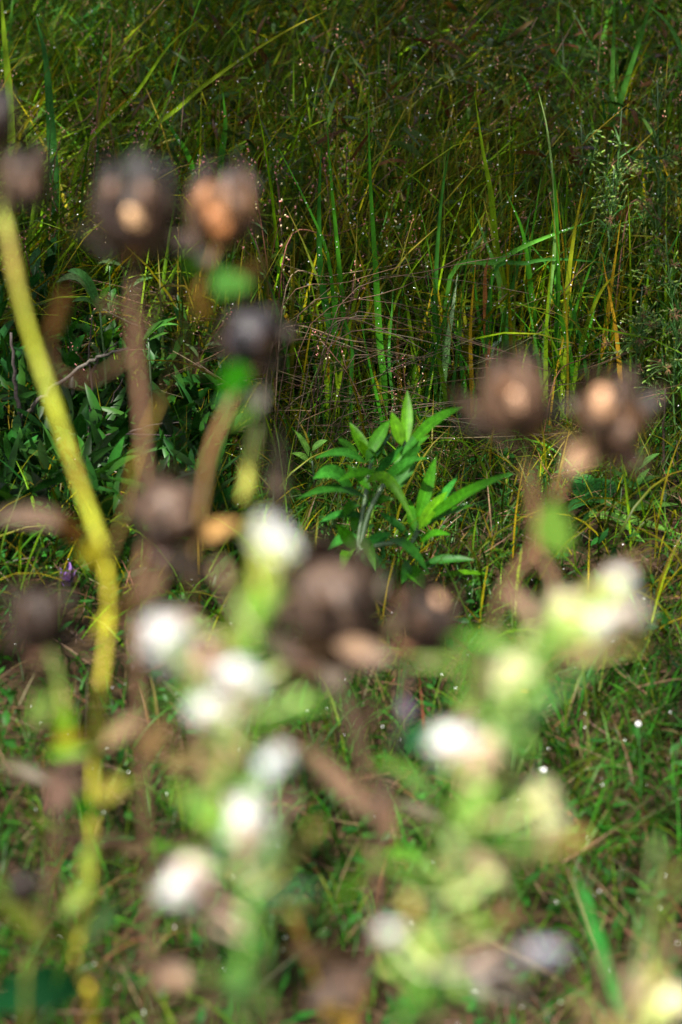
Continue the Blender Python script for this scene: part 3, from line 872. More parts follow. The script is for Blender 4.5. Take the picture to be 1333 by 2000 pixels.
# ------------------------------------------------------------------ budding weeds with brown burst calyces
def bud_weed(label, px, ptop, pbot, Y0, nb, spread, burst):
    g = G(PY(px, pbot, Y0)[0], Y0)
    top = PY(px, ptop, Y0 - 0.03)
    root = empty('budding_weed', g, label, 'weed', 'bushy budding weeds beside the tall grass')
    H = top[2] - g[2]
    path = smooth([g + [0, 0, -0.01], g * .6 + top * .4 + [rng.normal(0, .015), 0, 0], top], 6)
    mb = MB(); tube(mb, path, [0.0025, 0.0012], (0.035, 0.085, 0.018), 6); mb.build('stem', 'stem', root)
    for k in range(nb):
        f = rng.uniform(0.45, 0.98)
        p = path[int(f * (len(path) - 1))]
        az = rng.uniform(0, 6.28); el = rng.uniform(0.5, 1.2)
        L_ = spread * rng.uniform(0.5, 1.0) * (1.25 - f * 0.7)
        d = np.array([math.cos(az) * math.cos(el), 0.6 * math.sin(az) * math.cos(el), math.sin(el)])
        e = p + d * L_
        mb = MB(); br = smooth([p, p + d * L_ * 0.5 + [0, 0, 0.01], e], 4)
        tube(mb, br, [0.0011, 0.0007], jit([0.05, 0.13, 0.02], 0.15), 4)
        nsub = rng.integers(5, 9)
        tips = e + rng.normal(0, 1, (nsub, 3)) * [0.018, 0.012, 0.016]
        for tp in tips:
            tube(mb, np.array([br[-3], br[-3] * .4 + tp * .6 + [0, 0, 0.003], tp]), 0.0006, (0.05, 0.12, 0.02), 3)
        b = mb.build('branch', 'stem', root)
        mb2 = MB()
        ax = unit(tips - br[-3])
        ellipsoids(mb2, tips, ax, 0.0046, 0.0022, jits([0.17, 0.27, 0.035], nsub, 0.2), 6, 4)
        ellipsoids(mb2, tips + ax * 0.004, ax, 0.0014, 0.0014, jits([0.42, 0.42, 0.2], nsub, 0.2), 5, 3)
        tag(mb2.build('bud_cluster', 'petal', b), kind='stuff')
        # narrow leaves
        nl = 3
        base = np.tile(p, (nl, 1)) + (e - p)[None] * rng.random((nl, 1))
        mb3 = MB(); field_blades(mb3, base, rng.uniform(0, 6.28, nl), rng.uniform(0.3, 1.0, nl), rng.uniform(0, 0.5, nl), rng.uniform(0.03, 0.06, nl), rng.uniform(0.002, 0.004, nl), jits([0.03, 0.10, 0.02], nl), S=5)
        tag(mb3.build('leaf_cluster', 'grass', b), kind='stuff')
        if rng.random() < burst:
            mb4 = MB(); n_ = 16
            c0 = e + rng.normal(0, 0.012, 3)
            dirs = unit(rng.normal(0, 1, (n_, 3)))
            tube(mb4, np.array([br[2], (br[2] + c0) / 2, c0]), 0.0006, (0.09, 0.1, 0.03), 3)
            for dd in dirs:
                tube(mb4, np.array([c0, c0 + dd * 0.006, c0 + dd * 0.0125 + [0, 0, -0.001]]), [0.0007, 0.0003], jit([0.2, 0.1, 0.05], 0.2), 3)
            mb4.build('burst_calyx', 'dry', b)
    return root


bud_weed('green budding weed with many yellow-green tips at the upper picture edge', 1285, 160, 600, 4.95, 20, 0.10, 0.35)
bud_weed('small budding weed standing closest to the wide-bladed clump', 1215, 210, 620, 5.0, 9, 0.09, 0.4)
bud_weed('sparsely branched budding weed nearest the dew beaded grass tuft', 1135, 240, 640, 5.0, 9, 0.08, 0.4)
bud_weed('budding weed with short leafy branches below the yellow-green tips', 1200, 330, 700, 4.75, 12, 0.09, 0.25)
bud_weed('budding weed with open tan star-shaped calyces at the edge', 1300, 460, 830, 4.55, 15, 0.09, 0.85)
bud_weed('tangled budding weed with brown seed clusters above the pair of heads', 1255, 560, 860, 4.5, 13, 0.09, 0.8)
bud_weed('low budding weed with brown clusters at the very edge', 1325, 600, 900, 4.45, 12, 0.08, 0.7)

# dark thin upright stems at the far edge, broad low leaves
twig('dark upright dead stem below the tan head, taller of the two', [[(1298, 1090), (1300, 960), (1296, 850), (1300, 760)]], 4.15, 0.0035, [0.03, 0.018, 0.014])
twig('dark upright dead stem below the tan head, shorter and closer to the edge', [[(1318, 1060), (1325, 950), (1322, 860)]], 4.15, 0.003, [0.03, 0.018, 0.014])


def ground_leaves(label, cen, Y0, specs, col, name='broad_leaf_plant'):
    c = PY(*cen, Y0); g = G(c[0], Y0)
    root = empty(name, g, label, 'plant', None)
    for bp_, tp_, w, dy, dr in specs:
        mb = MB(); one_leaf(mb, PY(*bp_, Y0), PY(*tp_, Y0 + dy), w * K * Y0, jit(col, 0.2), dr, (0, -0.5, 0.85), S=8, fold=0.2); mb.build('leaf', 'leaf', root)
    mb = MB(); tube(mb, smooth([g + [0, 0, -0.01], (g + c) / 2 + [0.004, 0, 0], c], 4), 0.002, (0.04, 0.08, 0.03), 5); mb.build('stem', 'stem', root)


ground_leaves('broad blue-green leaves below the pair of brown heads', (1150, 985), 4.0,
              [((1150, 980), (1135, 925), 50, .1, .1), ((1155, 985), (1200, 940), 60, .05, .1), ((1150, 990), (1195, 990), 40, -.1, .1), ((1145, 985), (1115, 945), 40, 0, .1),
               ((1150, 990), (1110, 1000), 30, -.1, .1)], [0.02, 0.1, 0.016])
ground_leaves('long flat green leaf lying on the grass near the edge', (1140, 1005), 3.95,
              [((1130, 1010), (1325, 985), 34, 0, .04), ((1140, 1010), (1260, 1060), 22, -.2, .1), ((1140, 1008), (1333, 1045), 22, -.1, .05)], [0.06, 0.16, 0.02])
ground_leaves('small pinnate leaf sprig under the grey-tipped brown head', (1240, 960), 4.0,
              [((1240, 960), (1190, 915), 14, 0, .1), ((1240, 955), (1270, 915), 14, 0, .1), ((1240, 950), (1290, 930), 14, 0, .1), ((1240, 955), (1205, 940), 14, 0, .1), ((1240, 965), (1280, 975), 14, 0, .1),
               ((1245, 920), (1255, 870), 14, 0, .1), ((1245, 920), (1290, 885), 14, 0, .1), ((1245, 925), (1215, 890), 14, 0, .1)], [0.06, 0.17, 0.03])
ground_leaves('toothed dark leaf pointing down beside the purple flower', (110, 1060), 3.75,
              [((95, 1045), (185, 1140), 32, -.1, .08), ((95, 1050), (60, 1100), 30, 0, .1)], [0.025, 0.11, 0.016])
ground_leaves('lobed bright leaf in the turf under the brown husk', (345, 1200), 3.6,
              [((345, 1200), (310, 1165), 26, 0, .1), ((345, 1200), (335, 1150), 26, 0, .1), ((345, 1200), (365, 1155), 26, 0, .1), ((345, 1200), (395, 1180), 20, 0, .1), ((345, 1205), (300, 1195), 20, -.05, .1)], [0.03, 0.16, 0.02])
ground_leaves('light green seedling leaves beside the tuft at the straw', (610, 900), 4.1,
              [((610, 900), (575, 840), 14, 0, .1), ((610, 880), (640, 860), 16, 0, .1), ((610, 905), (570, 885), 16, 0, .1), ((605, 980), (560, 1000), 16, 0, .1), ((610, 960), (650, 930), 16, 0, .1), ((612, 985), (638, 995), 18, 0, .1)], [0.09, 0.2, 0.03])
ground_leaves('long narrow leaves arching beside the ochre stem', (290, 660), 4.3,
              [((285, 665), (350, 635), 13, -.1, .1), ((285, 660), (345, 620), 12, 0, .1), ((280, 665), (320, 625), 12, 0, .1), ((285, 670), (330, 650), 11, 0, .1)], [0.035, 0.13, 0.015])

# purple flower
c = PY(132, 1125, 3.6); g = G(c[0], 3.6)
root = empty('purple_flower', g, 'small mauve-purple flower among dark leaves next to the yellow stem', 'flower')
mb = MB(); tube(mb, smooth([g, (g + c) / 2 + [0.005, 0, 0], c + [0, 0, -0.018]], 4), 0.0015, (0.04, 0.08, 0.03), 5); mb.build('stem', 'stem', root)
for k in range(6):
    a = k * math.pi / 3 + 0.3
    mb = MB(); one_leaf(mb, c + [0, 0, -0.018], c + [0.016 * math.cos(a), 0.016 * math.sin(a) - 0.004, 0.012 + 0.008 * (k % 2)], 0.016, jit([0.22, 0.11, 0.36], 0.12), -0.1, (-math.cos(a), -math.sin(a), 0.3), S=6, fold=0.2)
    mb.build('petal', 'petal', root)
# small yellow flower in the turf
c = P(1027, 1243, 3.35); g = G(c[0], c[1]); c = g + [0, 0, 0.045]
root = empty('yellow_flower', g, 'tiny bright yellow flower in the turf by the brown stem', 'flower')
mb = MB(); tube(mb, smooth([g, (g + c) / 2 + [0.003, 0, 0], c], 3), 0.0008, (0.05, 0.1, 0.02), 4); mb.build('stem', 'stem', root)
for k in range(5):
    a = k * 1.2566
    mb = MB(); one_leaf(mb, c, c + [0.005 * math.cos(a), 0.005 * math.sin(a) - 0.002, 0.003], 0.005, (0.8, 0.42, 0.01), 0.0, (0, -1, 0.6), S=4, fold=0.1); mb.build('petal', 'petal', root)


# ------------------------------------------------------------------ near plants: dried seed heads on stalks (about 1.2 m from the lens)
def frame(axis):
    w = unit(np.asarray(axis, float)); a = unit(np.cross(w, np.array([0.13, 0.97, 0.21]))); return a, np.cross(w, a), w


def shell(mb, c, axis, prof, phi0, half, n_phi, thick, cols):
    """one curved valve: prof = list of (radius, height, width factor); real thickness"""
    a, b, w = frame(axis)
    prof = np.asarray(prof, float); S = len(prof)
    u = np.linspace(-1, 1, n_phi)
    lay = []
    for off in (0.0, -thick):
        ph = phi0 + half * prof[:, 2][:, None] * u[None]
        r = (prof[:, 0] + off)[:, None] * (1 - 0.06 * u[None] ** 2)
        lay.append(c + (a * np.cos(ph)[..., None] + b * np.sin(ph)[..., None]) * r[..., None] + w * (prof[:, 1][:, None, None] + np.zeros_like(ph)[..., None]))
    V = np.stack(lay)                      # 2,S,n,3
    id_ = np.arange(V.shape[0] * S * n_phi).reshape(2, S, n_phi)
    q = []
    for L_ in (0, 1):
        z = np.stack([id_[L_, :-1, :-1], id_[L_, :-1, 1:], id_[L_, 1:, 1:], id_[L_, 1:, :-1]], -1).reshape(-1, 4)
        q.append(z if L_ == 0 else z[:, ::-1])
    for e in (0, n_phi - 1):
        q.append(np.stack([id_[0, :-1, e], id_[0, 1:, e], id_[1, 1:, e], id_[1, :-1, e]], -1))
    for e in (0, S - 1):
        q.append(np.stack([id_[0, e, :-1], id_[0, e, 1:], id_[1, e, 1:], id_[1, e, :-1]], -1))
    cc = np.asarray(cols, float)
    cc = np.stack([np.interp(np.linspace(0, 1, S), np.linspace(0, 1, len(cc)), cc[:, k]) for k in range(3)], -1)
    C = np.repeat(np.repeat(cc[None, :, None], 2, 0), n_phi, 2)
    mb.add(V.reshape(-1, 3), np.vstack(q), None, C.reshape(-1, 3))


DARK = np.array([0.02, 0.013, 0.01]); MID = np.array([0.07, 0.038, 0.022]); TAN = np.array([0.26, 0.13, 0.06]); PALE = np.array([0.62, 0.46, 0.33]); VIO = np.array([0.03, 0.026, 0.031]); DUSK = np.array([0.078, 0.05, 0.036])


def seed_head(root, px, py, d, Rpx, axis, body, valve_cols, open_=0.35, nv=5, ns=7, spin=0.0, seed_highlight_cols=None, sep_cols=None, squash=1.0):
    c = P(px, py, d); R = Rpx * 1.15 * K * d
    axis = unit(np.asarray(axis, float)); a, b, w = frame(axis)
    mb = MB()                                                   # the globe in the middle
    S, n_ = 10, 16
    th = np.linspace(0.1, math.pi * 0.86, S)
    ph = np.linspace(0, 2 * math.pi, n_, endpoint=False)
    rr = R * 0.78 * (1 + 0.05 * np.cos(5 * ph)[None] * np.sin(th)[:, None] + rng.normal(0, 0.015, (S, n_)))
    V = c - w * (np.cos(th)[:, None, None] * rr[..., None] * squash) + (a * np.cos(ph)[None, :, None] + b * np.sin(ph)[None, :, None]) * (rr * np.sin(th)[:, None])[..., None]
    id_ = np.arange(S * n_).reshape(S, n_); nx = np.roll(id_, -1, 1)
    mb.add(V.reshape(-1, 3), np.stack([id_[:-1], nx[:-1], nx[1:], id_[1:]], -1).reshape(-1, 4), [[id_[-1][0], id_[-1][k], id_[-1][k + 1]] for k in range(1, n_ - 1)],
           np.clip(np.asarray(body)[None] * (1 + rng.normal(0, 0.2, (S * n_, 1))), 0.005, 0.9))
    head = mb.build('seed_head', 'husk', root)
    ORIGIN[head.name] = ORIGIN[root.name]
    for k in range(nv):                                         # gaping valves
        ph0 = spin + k * 2 * math.pi / nv
        t = np.linspace(0, 1, 8)
        pr = np.stack([R * (0.35 + 0.62 * np.sin(np.pi * (0.12 + 0.52 * t)) - 0.5 * t ** 2 * (1 - open_ * 0.9)), R * squash * (-0.8 + 2.0 * t), 0.95 * np.clip(np.sin(np.pi * (0.12 + 0.84 * t)), 0.06, 1)], -1)
        vc = valve_cols[k % len(valve_cols)]
        mb = MB(); shell(mb, c, axis, pr, ph0, math.pi / nv * 0.95, 5, R * 0.07, vc)
        mb.build('valve', 'husk', head)
    sc_ = sep_cols or [DARK * 1.3, MID, DARK]
    flare = rng.uniform(0.5, 1.9)
    for k in range(ns):                                         # withered sepals round the foot
        ph0 = spin + 0.3 + k * 2 * math.pi / ns + rng.normal(0, 0.12)
        out = a * math.cos(ph0) + b * math.sin(ph0)
        fl = rng.uniform(0.2, 1.0) * flare
        p0 = c - w * R * 0.85 * squash + out * R * 0.2
        tip = c + out * R * (1.0 + 0.45 * fl) + w * R * (rng.uniform(-0.8, 0.3))
        mb = MB(); one_leaf(mb, p0, tip, R * 0.6, jit(sc_[k % len(sc_)], 0.2), rng.uniform(-0.3, 0.1), tuple(out * -0.3 + w), S=7, fold=0.4)
        mb.build('sepal', 'dryleaf', head)
    if seed_highlight_cols is not None:                                   # seeds; the pale ones are painted highlights on the head
        for (ox, oy, rr_, cc) in seed_highlight_cols:
            pc = P(px + ox, py + oy, d - R * 1.0)
            mb = MB(); ellipsoids(mb, pc, (rng.normal(0, 0.6), 0.2, 1), rr_ * K * d * 1.0, rr_ * K * d * 0.6, np.clip(np.asarray(cc) * [0.66, 0.58, 0.5], 0, 1), 10, 8)
            mb.c[-1][:, :3] *= rng.choice([0.15, 0.5, 1.0, 1.5], (len(mb.c[-1]), 1), p=[0.2, 0.25, 0.3, 0.25])     # patchy, breaks up the painted highlight
            mb.build('seed', 'husk', head)
    return head


def stalk(root, pix, d0, d1, r0, r1, cols, ground=False, name='stem', mat='dry', knob=0.12):
    k = len(pix)
    pts = [P(px, py, d0 + (d1 - d0) * i / (k - 1)) for i, (px, py) in enumerate(pix)]
    if ground:
        pts = [np.array(ORIGIN[root.name]) + [0, 0, -0.01]] + pts
    pts = smooth(pts, 7); n = len(pts)
    dm = (d0 + d1) / 2
    cols = np.asarray(cols, float)
    brown = np.max(cols[:, 0] / cols[:, 1]) > 1.5
    if brown:
        cols = cols * [0.52, 0.45, 0.32]
    r = np.linspace(r0, r1, n) * (0.52 if brown else 0.68) * K * dm * (1 + knob * np.sin(np.linspace(0, 9, n) * 2.1) + rng.normal(0, 0.08, n))
    mb = MB(); tube(mb, pts, r, cols, 9)
    return mb.build(name, mat, root)


def near_plant(name, label, px, py, d, cat='plant', group=None):
    p = P(px, py, d); return empty(name, G(p[0] * 1.02, p[1] + 0.12), label, cat, group)


def near_leaf(root, b, t, d0, d1, wpx, col, droop=0.1, mat='leaf', face=(0, -1, 0.35), name='leaf', tipcol=None):
    col = np.asarray(col, float) * (0.62 if mat == 'petal' else 0.8)
    col = col * ([0.9, 0.86, 0.7] if mat == 'dryleaf' else [1, 1, 1])
    tipcol = col * rng.uniform(0.6, 1.25) * (1 + rng.normal(0, 0.07, 3)) if tipcol is None else tipcol
    face = (rng.normal(0, 0.4), -1, rng.uniform(0.1, 0.9))
    return leaf_part(root, b, t, d0, d1, wpx, col, droop, face, mat, tipcol, 0.25, name)


YS = [0.34, 0.37, 0.02]; YO = [0.36, 0.25, 0.02]; YGS = [0.2, 0.28, 0.05]
DRY = 'plants with dried brown seed heads close to the lens'
# A: yellow stem forking, two heads and one cut by the edge
d = 1.48
A = near_plant('seed_plant', 'tall plant with bright yellow-green forking stem and dark heads at picture edge', 185, 2050, d, group=DRY)
stalk(A, [(185, 2050), (172, 1950), (150, 1860), (180, 1730), (180, 1600), (186, 1450), (200, 1320), (215, 1200), (208, 1105)], d, d, 11, 10, [[.34, .27, .015], [.38, .3, .015], [.22, .17, .02], [.32, .34, .02], [.3, .28, .02], [.28, .24, .02], [.36, .32, .02], [.45, .4, .02]], True)
stalk(A, [(208, 1105), (190, 1040), (155, 940), (112, 810), (75, 700), (45, 600), (20, 480), (8, 400), (30, 365)], d, d + .02, 11.5, 9, [[.36, .33, .02], [.3, .29, .02], YS, [.28, .22, .02], YS, [.26, .29, .03], YS, [.3, .3, .03], [.22, .16, .03], [.28, .29, .05], YGS, [.1, .18, .04]], knob=0.2)
stalk(A, [(208, 1105), (245, 1000), (265, 900), (310, 790), (345, 700), (380, 590), (420, 490), (430, 450)], d, d + .04, 5.5, 5.5, [[.12, .09, .03], [.3, .22, .03], [.4, .32, .03], [.16, .1, .03], [.22, .14, .02], [.34, .2, .06], [.2, .14, .05]])
stalk(A, [(12, 420), (2, 340), (-5, 280)], d, d, 9, 8, [[.1, .08, .03], MID])
seed_head(A, 45, 350, d + .02, 52, (0.1, -0.1, 1), DARK * 1.6, [[DARK, MID, DARK], [DUSK * .6, DUSK, DARK]], seed_highlight_cols=[(15, 20, 16, DUSK * 1.5)])
seed_head(A, -12, 235, d, 44, (0, 0, 1), DARK, [[DARK, DARK, VIO]])
seed_head(A, 430, 412, d + .04, 72, (0.15, -0.2, 1), MID, [[TAN * .6, TAN, VIO], [MID, TAN * .9, VIO * .8], [DUSK, MID, VIO * .7]], open_=0.2, spin=-1.9,
          seed_highlight_cols=[(-30, -25, 30, TAN * 1.25), (-5, 20, 38, np.array([.42, .19, .075])), (35, -15, 24, DUSK * 1.4)], sep_cols=[DARK * 1.4, MID, DUSK * .7])
for b_, t_, w in (((440, 390), (462, 318), 40), ((470, 400), (500, 345), 34)):
    near_leaf(A, b_, t_, d + .04, d + .05, w, VIO * .9, .0, 'dryleaf', name='dry_leaf')
near_leaf(A, (205, 1100), (155, 1085), d - .02, d - .04, 52, [.65, .55, .015], .1, 'petal')
near_leaf(A, (215, 1190), (190, 1245), d - .01, d - .02, 22, [.55, .5, .02], .0, 'petal')
near_leaf(A, (180, 1600), (150, 1560), d - .01, d - .03, 34, [.09, .5, .02], .1, 'petal')
near_leaf(A, (182, 1640), (165, 1720), d - .01, d - .03, 36, [.2, .28, .015], .0, 'petal')
near_leaf(A, (190, 1450), (240, 1430), d - .01, d - .03, 30, [.3, .36, .03], .1, 'petal')
near_leaf(A, (165, 1060), (120, 1000), d + .02, d - .03, 50, [.2, .09, .04], .0, 'dryleaf')
near_leaf(A, (150, 1030), (-30, 1015), d, d - .05, 40, [.3, .2, .17], .08, 'dryleaf')
near_leaf(A, (150, 1860), (100, 1830), d, d - .05, 44, [.2, .24, .015], .08, 'petal')
near_leaf(A, (190, 1720), (120, 1790), d, d - .02, 40, [.2, .27, .02], .08, 'petal')
near_leaf(A, (180, 1730), (240, 1700), d + .02, d + .06, 60, [.02, .06, .015], .08)
near_leaf(A, (165, 1930), (-40, 1985), d + .2, d + .1, 110, [.005, .05, .014], .08)
near_leaf(A, (165, 1850), (240, 1760), d + .05, d + .12, 44, [.05, .1, .03], .08)

# B: pinkish dry stem, open capsule with painted pale highlights, husk half way
d = 1.42
B = near_plant('seed_plant', 'dry pinkish-brown plant with gaping capsule showing three painted pale highlights', 300, 2050, d, group=DRY)
PB = [.26, .15, .11]
stalk(B, [(300, 2050), (292, 1750), (272, 1350), (262, 1180), (288, 1030), (282, 880), (272, 740), (262, 640), (262, 500)], d, d, 15, 13, [[.1, .06, .04], [.1, .06, .04], [.14, .08, .05], [.2, .12, .08], PB, PB, [.22, .12, .09], [.12, .08, .06]], True)
stalk(B, [(268, 650), (300, 605), (345, 550)], d, d + .05, 11, 8, [PB, [.16, .1, .08]])
stalk(B, [(265, 640), (235, 605), (205, 595)], d, d - .02, 13, 14, [PB, [.22, .12, .1]])
near_leaf(B, (95, 665), (128, 555), d, d - .03, 34, [.26, .13, .08], .0, 'dryleaf', name='dry_leaf')
stalk(B, [(262, 690), (180, 740), (110, 725), (96, 660)], d, d, 5, 4, [PB, [.2, .09, .05]])
seed_head(B, 262, 420, d, 80, (0.05, -0.15, 1), DARK * 1.3, [[DARK, DARK * 1.4, VIO * .6], [DARK * 1.2, MID, VIO * .5]], open_=0.5, spin=-1.57, ns=9,
          seed_highlight_cols=[(2, 8, 26, PALE * [1.15, 1.05, .85]), (-42, -48, 22, DUSK * 2.0), (28, -42, 22, DUSK * 1.9)])
for t_ in ((275, 285), (250, 300), (300, 310)):
    near_leaf(B, (268, 380), t_, d, d, 34, VIO * .6, .0, 'dryleaf', name='dry_leaf')
seed_head(B, 325, 1000, d - .02, 66, (0.1, -0.6, 0.8), DUSK, [[DUSK, DUSK * 1.3, MID], [DUSK * .8, DUSK * 1.2, DUSK]], open_=0.4, ns=8, seed_highlight_cols=[(-10, 40, 18, DARK * 1.6), (30, 20, 22, DUSK * 1.5)], sep_cols=[DUSK * 1.2, MID, DUSK * .8])
near_leaf(B, (272, 1180), (320, 1090), d, d - .02, 50, [.16, .1, .07], .0, 'dryleaf', name='dry_leaf')
near_leaf(B, (265, 1200), (235, 1160), d, d - .02, 44, [.3, .17, .1], .0, 'dryleaf', name='dry_leaf')
near_leaf(B, (340, 1060), (470, 1020), d, d - .02, 40, [.4, .22, .08], .0, 'dryleaf', name='dry_leaf')
near_leaf(B, (330, 1080), (400, 1130), d + .02, d, 56, [.2, .14, .11], .0, 'dryleaf', name='dry_leaf')

# C: violet-dark head with fresh leaves
d = 1.47
C_ = near_plant('seed_plant', 'dry stalk with violet-black round head and fresh green leaves under it', 420, 2050, d, group=DRY)
stalk(C_, [(420, 2050), (400, 1750), (385, 1400), (375, 1150), (395, 980), (412, 880), (450, 790), (480, 720)], d, d, 12, 12, [[.08, .06, .03], [.1, .07, .04], [.14, .09, .06], [.3, .2, .08], [.36, .22, .1], [.3, .16, .08]], True)
seed_head(C_, 490, 652, d, 62, (0, -0.7, 0.7), VIO * .7, [[DARK * 1.4, MID, VIO * .7], [VIO * .6, VIO, VIO * .5]], open_=0.1, ns=8, squash=.8, sep_cols=[DUSK * .7, DARK * 1.3, MID])
near_leaf(C_, (470, 760), (425, 735), d, d - .03, 80, [.07, .5, .02], .1, 'petal')
near_leaf(C_, (475, 770), (440, 800), d + .03, d, 70, [.07, .3, .06], .1, 'petal')
near_leaf(C_, (470, 570), (425, 525), d, d - .03, 76, [.2, .52, .18], .0, 'petal')
near_leaf(C_, (385, 540), (365, 490), d, d - .03, 36, [.1, .3, .03], .0, 'petal')
near_leaf(C_, (450, 830), (500, 790), d, d - .03, 44, [.22, .42, .18], .0, 'petal')
near_leaf(C_, (490, 800), (518, 755), d, d - .03, 40, [.6, .5, .52], .0, 'petal', name='petal')
near_leaf(C_, (395, 730), (372, 690), d, d - .03, 34, [.42, .28, .26], .0, 'dryleaf', name='dry_leaf')
near_leaf(C_, (410, 620), (370, 560), d, d - .03, 40, [.45, .26, .06], .0, 'dryleaf', name='dry_leaf')
near_leaf(C_, (450, 560), (520, 500), d + .05, d, 50, [.22, .14, .08], .0, 'dryleaf', name='dry_leaf')
stalk(C_, [(480, 980), (490, 900), (505, 830)], d + .05, d + .05, 18, 13, [[.25, .25, .03], [.28, .28, .05], [.25, .3, .1]], False)
near_leaf(C_, (540, 1010), (545, 840), d + .1, d + .08, 40, [.14, .1, .09], .0, 'dryleaf', name='dry_leaf')

# D: the pair of heads over the short turf, brown stem to the bottom
d = 1.38
D_ = near_plant('seed_plant', 'brown stalk forking low to a wide shaggy head and a smaller black-centred head', 705, 2050, d, group=DRY)
stalk(D_, [(700, 2050), (722, 1900), (734, 1700), (728, 1570), (700, 1450), (668, 1330), (655, 1240)], d, d, 22, 14, [[.16, .1, .03], [.1, .06, .045], [.1, .055, .04], [.14, .08, .06], [.08, .05, .04], [.1, .06, .04]], True)
stalk(D_, [(730, 1600), (772, 1480), (786, 1360), (815, 1260)], d, d + .02, 17, 12, [[.06, .04, .035], [.04, .028, .026], [.1, .065, .045]])
near_leaf(D_, (735, 1600), (585, 1450), d - .02, d - .03, 40, [.2, .12, .085], .02, 'dryleaf', name='dry_leaf')
near_leaf(D_, (760, 1640), (755, 1530), d - .02, d - .03, 30, [.19, .11, .08], .0, 'dryleaf', name='dry_leaf')
near_leaf(D_, (780, 1460), (850, 1420), d + .05, d + .05, 60, [.02, .13, .04], .0)
seed_head(D_, 648, 1185, d, 98, (-0.1, -0.5, 0.9), DUSK * .8, [[DUSK * .8, DUSK * 1.1, DUSK * .6], [MID, DUSK, DUSK * .7]], open_=0.6, ns=10, seed_highlight_cols=[(-15, -20, 30, DUSK * 1.4), (40, -10, 24, DARK * 1.5)], sep_cols=[DUSK * .8, MID, DUSK])
seed_head(D_, 835, 1215, d + .02, 60, (0.2, -0.5, 0.9), DARK * .5, [[DARK, DARK * .6, DUSK], [DARK * .7, DARK, MID]], open_=0.5, ns=8, seed_highlight_cols=[(24, -42, 17, PALE * [1, .9, .9])], sep_cols=[MID, TAN * .5, DUSK])
near_leaf(D_, (800, 1400), (785, 1365), d, d, 20, [.2, .14, .26], .0, 'petal', name='petal')

# E: the pair on the other side
d = 1.40
E_ = near_plant('seed_plant', 'brown stalk carrying an egg-shaped head and a tan head with grey beak', 840, 2050, d, group=DRY)
stalk(E_, [(835, 2050), (862, 1800), (905, 1500), (930, 1370), (952, 1270), (985, 1150), (1042, 1075), (1046, 1000), (1028, 900), (1010, 840)], d + .03, d, 18, 13, [[.08, .06, .04], [.08, .05, .035], [.12, .07, .04], [.14, .07, .045], [.12, .07, .055], [.2, .11, .08], [.3, .17, .1], [.2, .12, .08], [.14, .09, .06]], True)
stalk(E_, [(1052, 1070), (1080, 985), (1115, 910), (1160, 860)], d, d - .01, 12, 10, [[.3, .17, .09], [.2, .13, .09]])
stalk(E_, [(1050, 1080), (1080, 1130), (1085, 1180)], d, d - .02, 10, 9, [[.28, .15, .1], [.34, .24, .22]])
near_leaf(E_, (1085, 1080), (1082, 975), d - .02, d - .04, 74, [.26, .52, .06], .0, 'petal')
seed_head(E_, 1005, 785, d, 74, (-0.1, -0.1, 1), MID * .8, [[DARK * 1.5, MID, DARK * 1.6], [DARK, MID * 1.1, MID]], open_=-0.05, ns=7, spin=-1.57, seed_highlight_cols=[(5, 0, 25, PALE * [1, .88, .86]), (-18, -38, 30, TAN * .6)])
seed_head(E_, 1195, 812, d - .01, 70, (-0.4, -0.6, 0.75), MID, [[DUSK, TAN * .8, DUSK], [MID, DUSK * 1.1, DUSK]], open_=0.3, ns=8, seed_highlight_cols=[(-18, -22, 34, np.array([.6, .38, .24])), (25, 35, 28, DUSK * 1.7), (20, -35, 26, DUSK)], sep_cols=[MID, DUSK * 1.2, DUSK])
near_leaf(E_, (1220, 800), (1292, 780), d, d - .02, 44, VIO * 2.2, .0, 'dryleaf', name='dry_leaf')
near_leaf(E_, (1160, 870), (1100, 920), d, d - .02, 40, [.36, .22, .15], .0, 'dryleaf', name='dry_leaf')
near_leaf(E_, (930, 1370), (890, 1420), d, d, 50, [.12, .06, .04], .0, 'dryleaf', name='dry_leaf')

# F: low dark heads in the corner
d = 1.40
F_ = near_plant('seed_plant', 'shorter plant with two small dark round heads near yellow lower stem', 60, 2050, d, group=DRY)
stalk(F_, [(55, 2050), (80, 1850), (105, 1650), (118, 1500), (124, 1400), (108, 1300), (85, 1250)], d, d, 12, 12, [[.1, .13, .02], [.14, .19, .02], [.1, .08, .02], [.1, .05, .04], [.3, .4, .03], [.25, .4, .1], [.12, .1, .05]], True)
stalk(F_, [(85, 1830), (62, 1780), (48, 1750)], d, d, 8, 7, [[.2, .2, .03], MID])
seed_head(F_, 75, 1205, d, 60, (0.1, -0.4, 0.9), DARK, [[DARK, DARK * 1.5, DUSK * .6]], open_=0.3, ns=8, sep_cols=[DARK * 1.3, DUSK * .5, MID * .7])
seed_head(F_, 45, 1732, d, 34, (0, -0.5, 0.8), DARK * .7, [[DARK * .7, DARK, DARK]], open_=0.0, ns=5)
near_leaf(F_, (118, 1440), (140, 1385), d - .01, d - .03, 46, [.3, .55, .02], .0, 'petal')
near_leaf(F_, (105, 1450), (160, 1430), d - .015, d - .03, 30, [.6, .4, .02], .0, 'petal')
near_leaf(F_, (100, 1590), (165, 1450), d - .005, d - .03, 76, [.12, .07, .06], .0, 'dryleaf', name='dry_leaf')
near_leaf(F_, (110, 1310), (95, 1280), d - .01, d - .03, 50, [.22, .42, .15], .0, 'petal')
near_leaf(F_, (105, 1340), (60, 1420), d + .05, d + .05, 60, [.1, .16, .03], .0)
near_leaf(F_, (85, 1840), (-20, 1735), d - .0, d - .03, 34, [.2, .25, .02], .0, 'petal')

